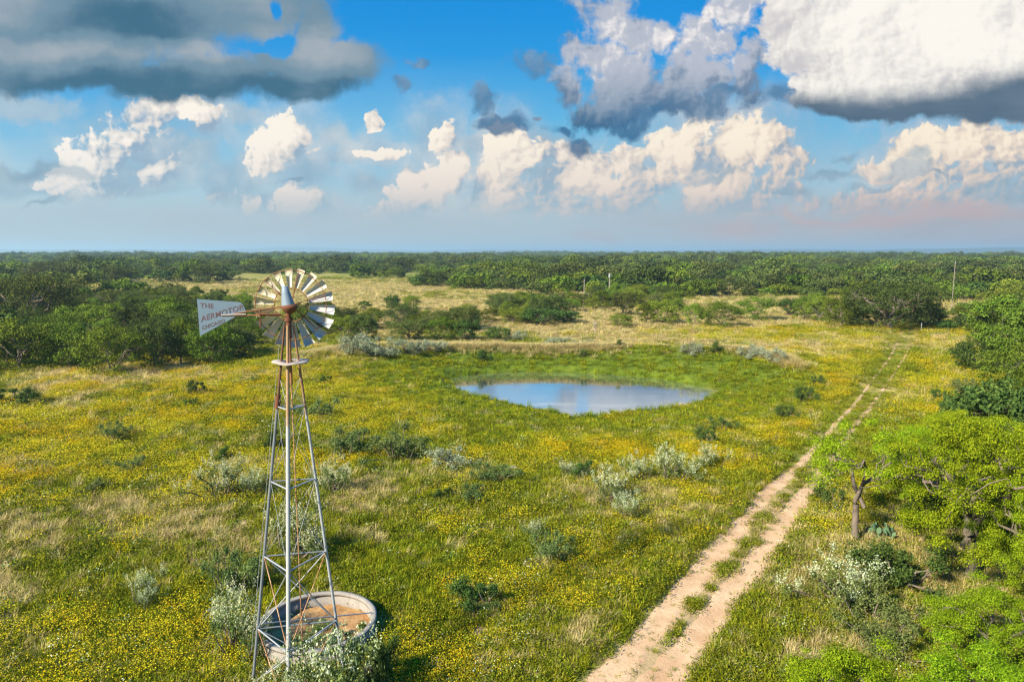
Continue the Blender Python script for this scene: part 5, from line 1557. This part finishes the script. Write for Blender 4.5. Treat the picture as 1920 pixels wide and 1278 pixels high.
pole(1784, 580, 491, 'tall bare wooden utility pole rising from the trees at far right', True, 0.09, POLE)
pole(1142, 566, 512, 'utility pole with pale transformer in the wood beyond the pond', False, 0.13)
pole(1095, 562, 524, 'thin bare utility pole left of the one with a transformer', True, 0.11)


def simple(name, label, cat, px, py, build):
    p = ground_at(px, py); e = link(name, None, loc=p); build(e, p); return tag(e, label, cat)


def far_tank(e, p):
    link('barrel', ring_mesh('far_tank', [(0.01, 0), (2.2, 0), (2.2, 3.2), (1.2, 3.9), (0.01, 4.1)], [WHITE], n=20), e)
    link('ladder', Acc_bar((2.25, -0.3, 0), (2.25, -0.3, 3.2)), e)


def Acc_bar(a, b, r=0.05):
    A = Acc(); A.add(bar(a, b, r, 6)); return A.mesh('rail', [ZINC], True)


WHITE = metal_mat('white_paint', (0.72, 0.72, 0.70), (0.82, 0.82, 0.80), 0.05, metal=0.0)
simple('storage_tank', 'small white storage tank among far trees near the right edge', 'tank', 1908, 522, far_tank)


def shed(e, p):
    bm = bmesh.new(); bmesh.ops.create_cube(bm, size=1); bm.transform(Matrix.Translation((0, 0, 1.3)) @ Matrix.Diagonal((7, 4.5, 2.8, 1)))
    me = bpy.data.meshes.new('wall'); bm.to_mesh(me); bm.free(); me.materials.append(WHITE); link('wall', me, e)
    v = [(-3.8, -2.6, 2.703), (3.8, -2.6, 2.703), (3.8, 2.6, 2.703), (-3.8, 2.6, 2.703), (-3.8, 0, 3.9), (3.8, 0, 3.9)]
    link('roof', np_mesh('roof', v, [(0, 1, 5, 4), (2, 3, 4, 5), (0, 3, 2, 1)], [(0, 4, 3), (1, 2, 5)], mats=[WOOD]), e)


simple('farm_shed', 'pale farm shed half hidden in far trees beyond the pond', 'shed', 1106, 505, shed)
simple('farm_shed', 'pale farm shed in far trees above the windmill wheel, left of the pond', 'shed', 700, 501, shed)


def post(e, p):
    link('shaft', Acc_bar((0, 0, -0.2), (0, 0, 1.5), 0.07), e); link('cap', Acc_bar((0, 0, 1.502), (0, 0, 1.56), 0.09), e)


simple('fence_post', 'lone pale fence post right of the largest dark oak', 'post', 1727, 622, post)


def box_feeder(e, p):
    part('barrel', [bar((0, 0, 1.2), (0, 0, 2.6), 0.55, 12)], WHITE, e)
    for dx, dy in ((-.4, -.4), (.4, -.4), (0, .5)): part('leg', [bar((dx * 1.4, dy * 1.4, -0.1), (dx, dy, 1.3), 0.05, 6)], ZINC, e)
    bm = bmesh.new(); bmesh.ops.create_cone(bm, segments=14, radius1=0.62, radius2=0.06, depth=0.5, cap_ends=True); bm.transform(Matrix.Translation((0, 0, 2.86)))
    me = bpy.data.meshes.new('lid'); bm.to_mesh(me); bm.free(); me.materials.append(WHITE); link('lid', me, e)


simple('game_feeder', 'white game feeder standing above the dark thicket in the tan clearing', 'feeder', 1030, 588, box_feeder)


def stump(e, p):
    g = np.random.default_rng(3)
    part('trunk', [tube(wob_path((0, 0, -0.2), (0.2, 0, 1.9), g, 6, 0.5), np.linspace(0.13, 0.05, 6), 6)], M['pale'], e)
    for k in range(4): part('branch', [tube(wob_path((0.1, 0, 0.7 + 0.25 * k), (g.normal() * 0.7, g.normal() * 0.5, 1.6 + 0.3 * k), g, 5, 0.5), np.linspace(0.05, 0.015, 5), 5)], M['pale'], e)


simple('dead_tree', 'bare dead sapling standing in the dry grass behind the pond', 'tree', 1113, 622, stump)


def rock(px, py, size, label):
    g = np.random.default_rng(int(px)); p = ground_at(px, py)
    bm = bmesh.new(); bmesh.ops.create_icosphere(bm, subdivisions=3, radius=size)
    for v in bm.verts:
        n_ = mnoise.fractal(v.co * (1.6 / size) + Vector((px, py, 0)), 1.0, 2.0, 4)
        v.co *= 1 + 0.30 * n_; v.co.z *= 0.55; v.co.x *= 1.5
    me = bpy.data.meshes.new('field_stone'); bm.to_mesh(me); bm.free(); me.materials.append(STONE)
    o = link('field_stone', me, loc=p + Vector((0, 0, size * 0.35))); tag(o, label, 'stone')


STONE = metal_mat('limestone', (0.50, 0.47, 0.42), (0.68, 0.66, 0.60), 0.1, rough=0.95, metal=0.0)
rock(728, 968, 0.16, 'pale stone lying in the dry grass patch right of the tower')
rock(962, 878, 0.22, 'grey stone lying in the grass right of the sage row')
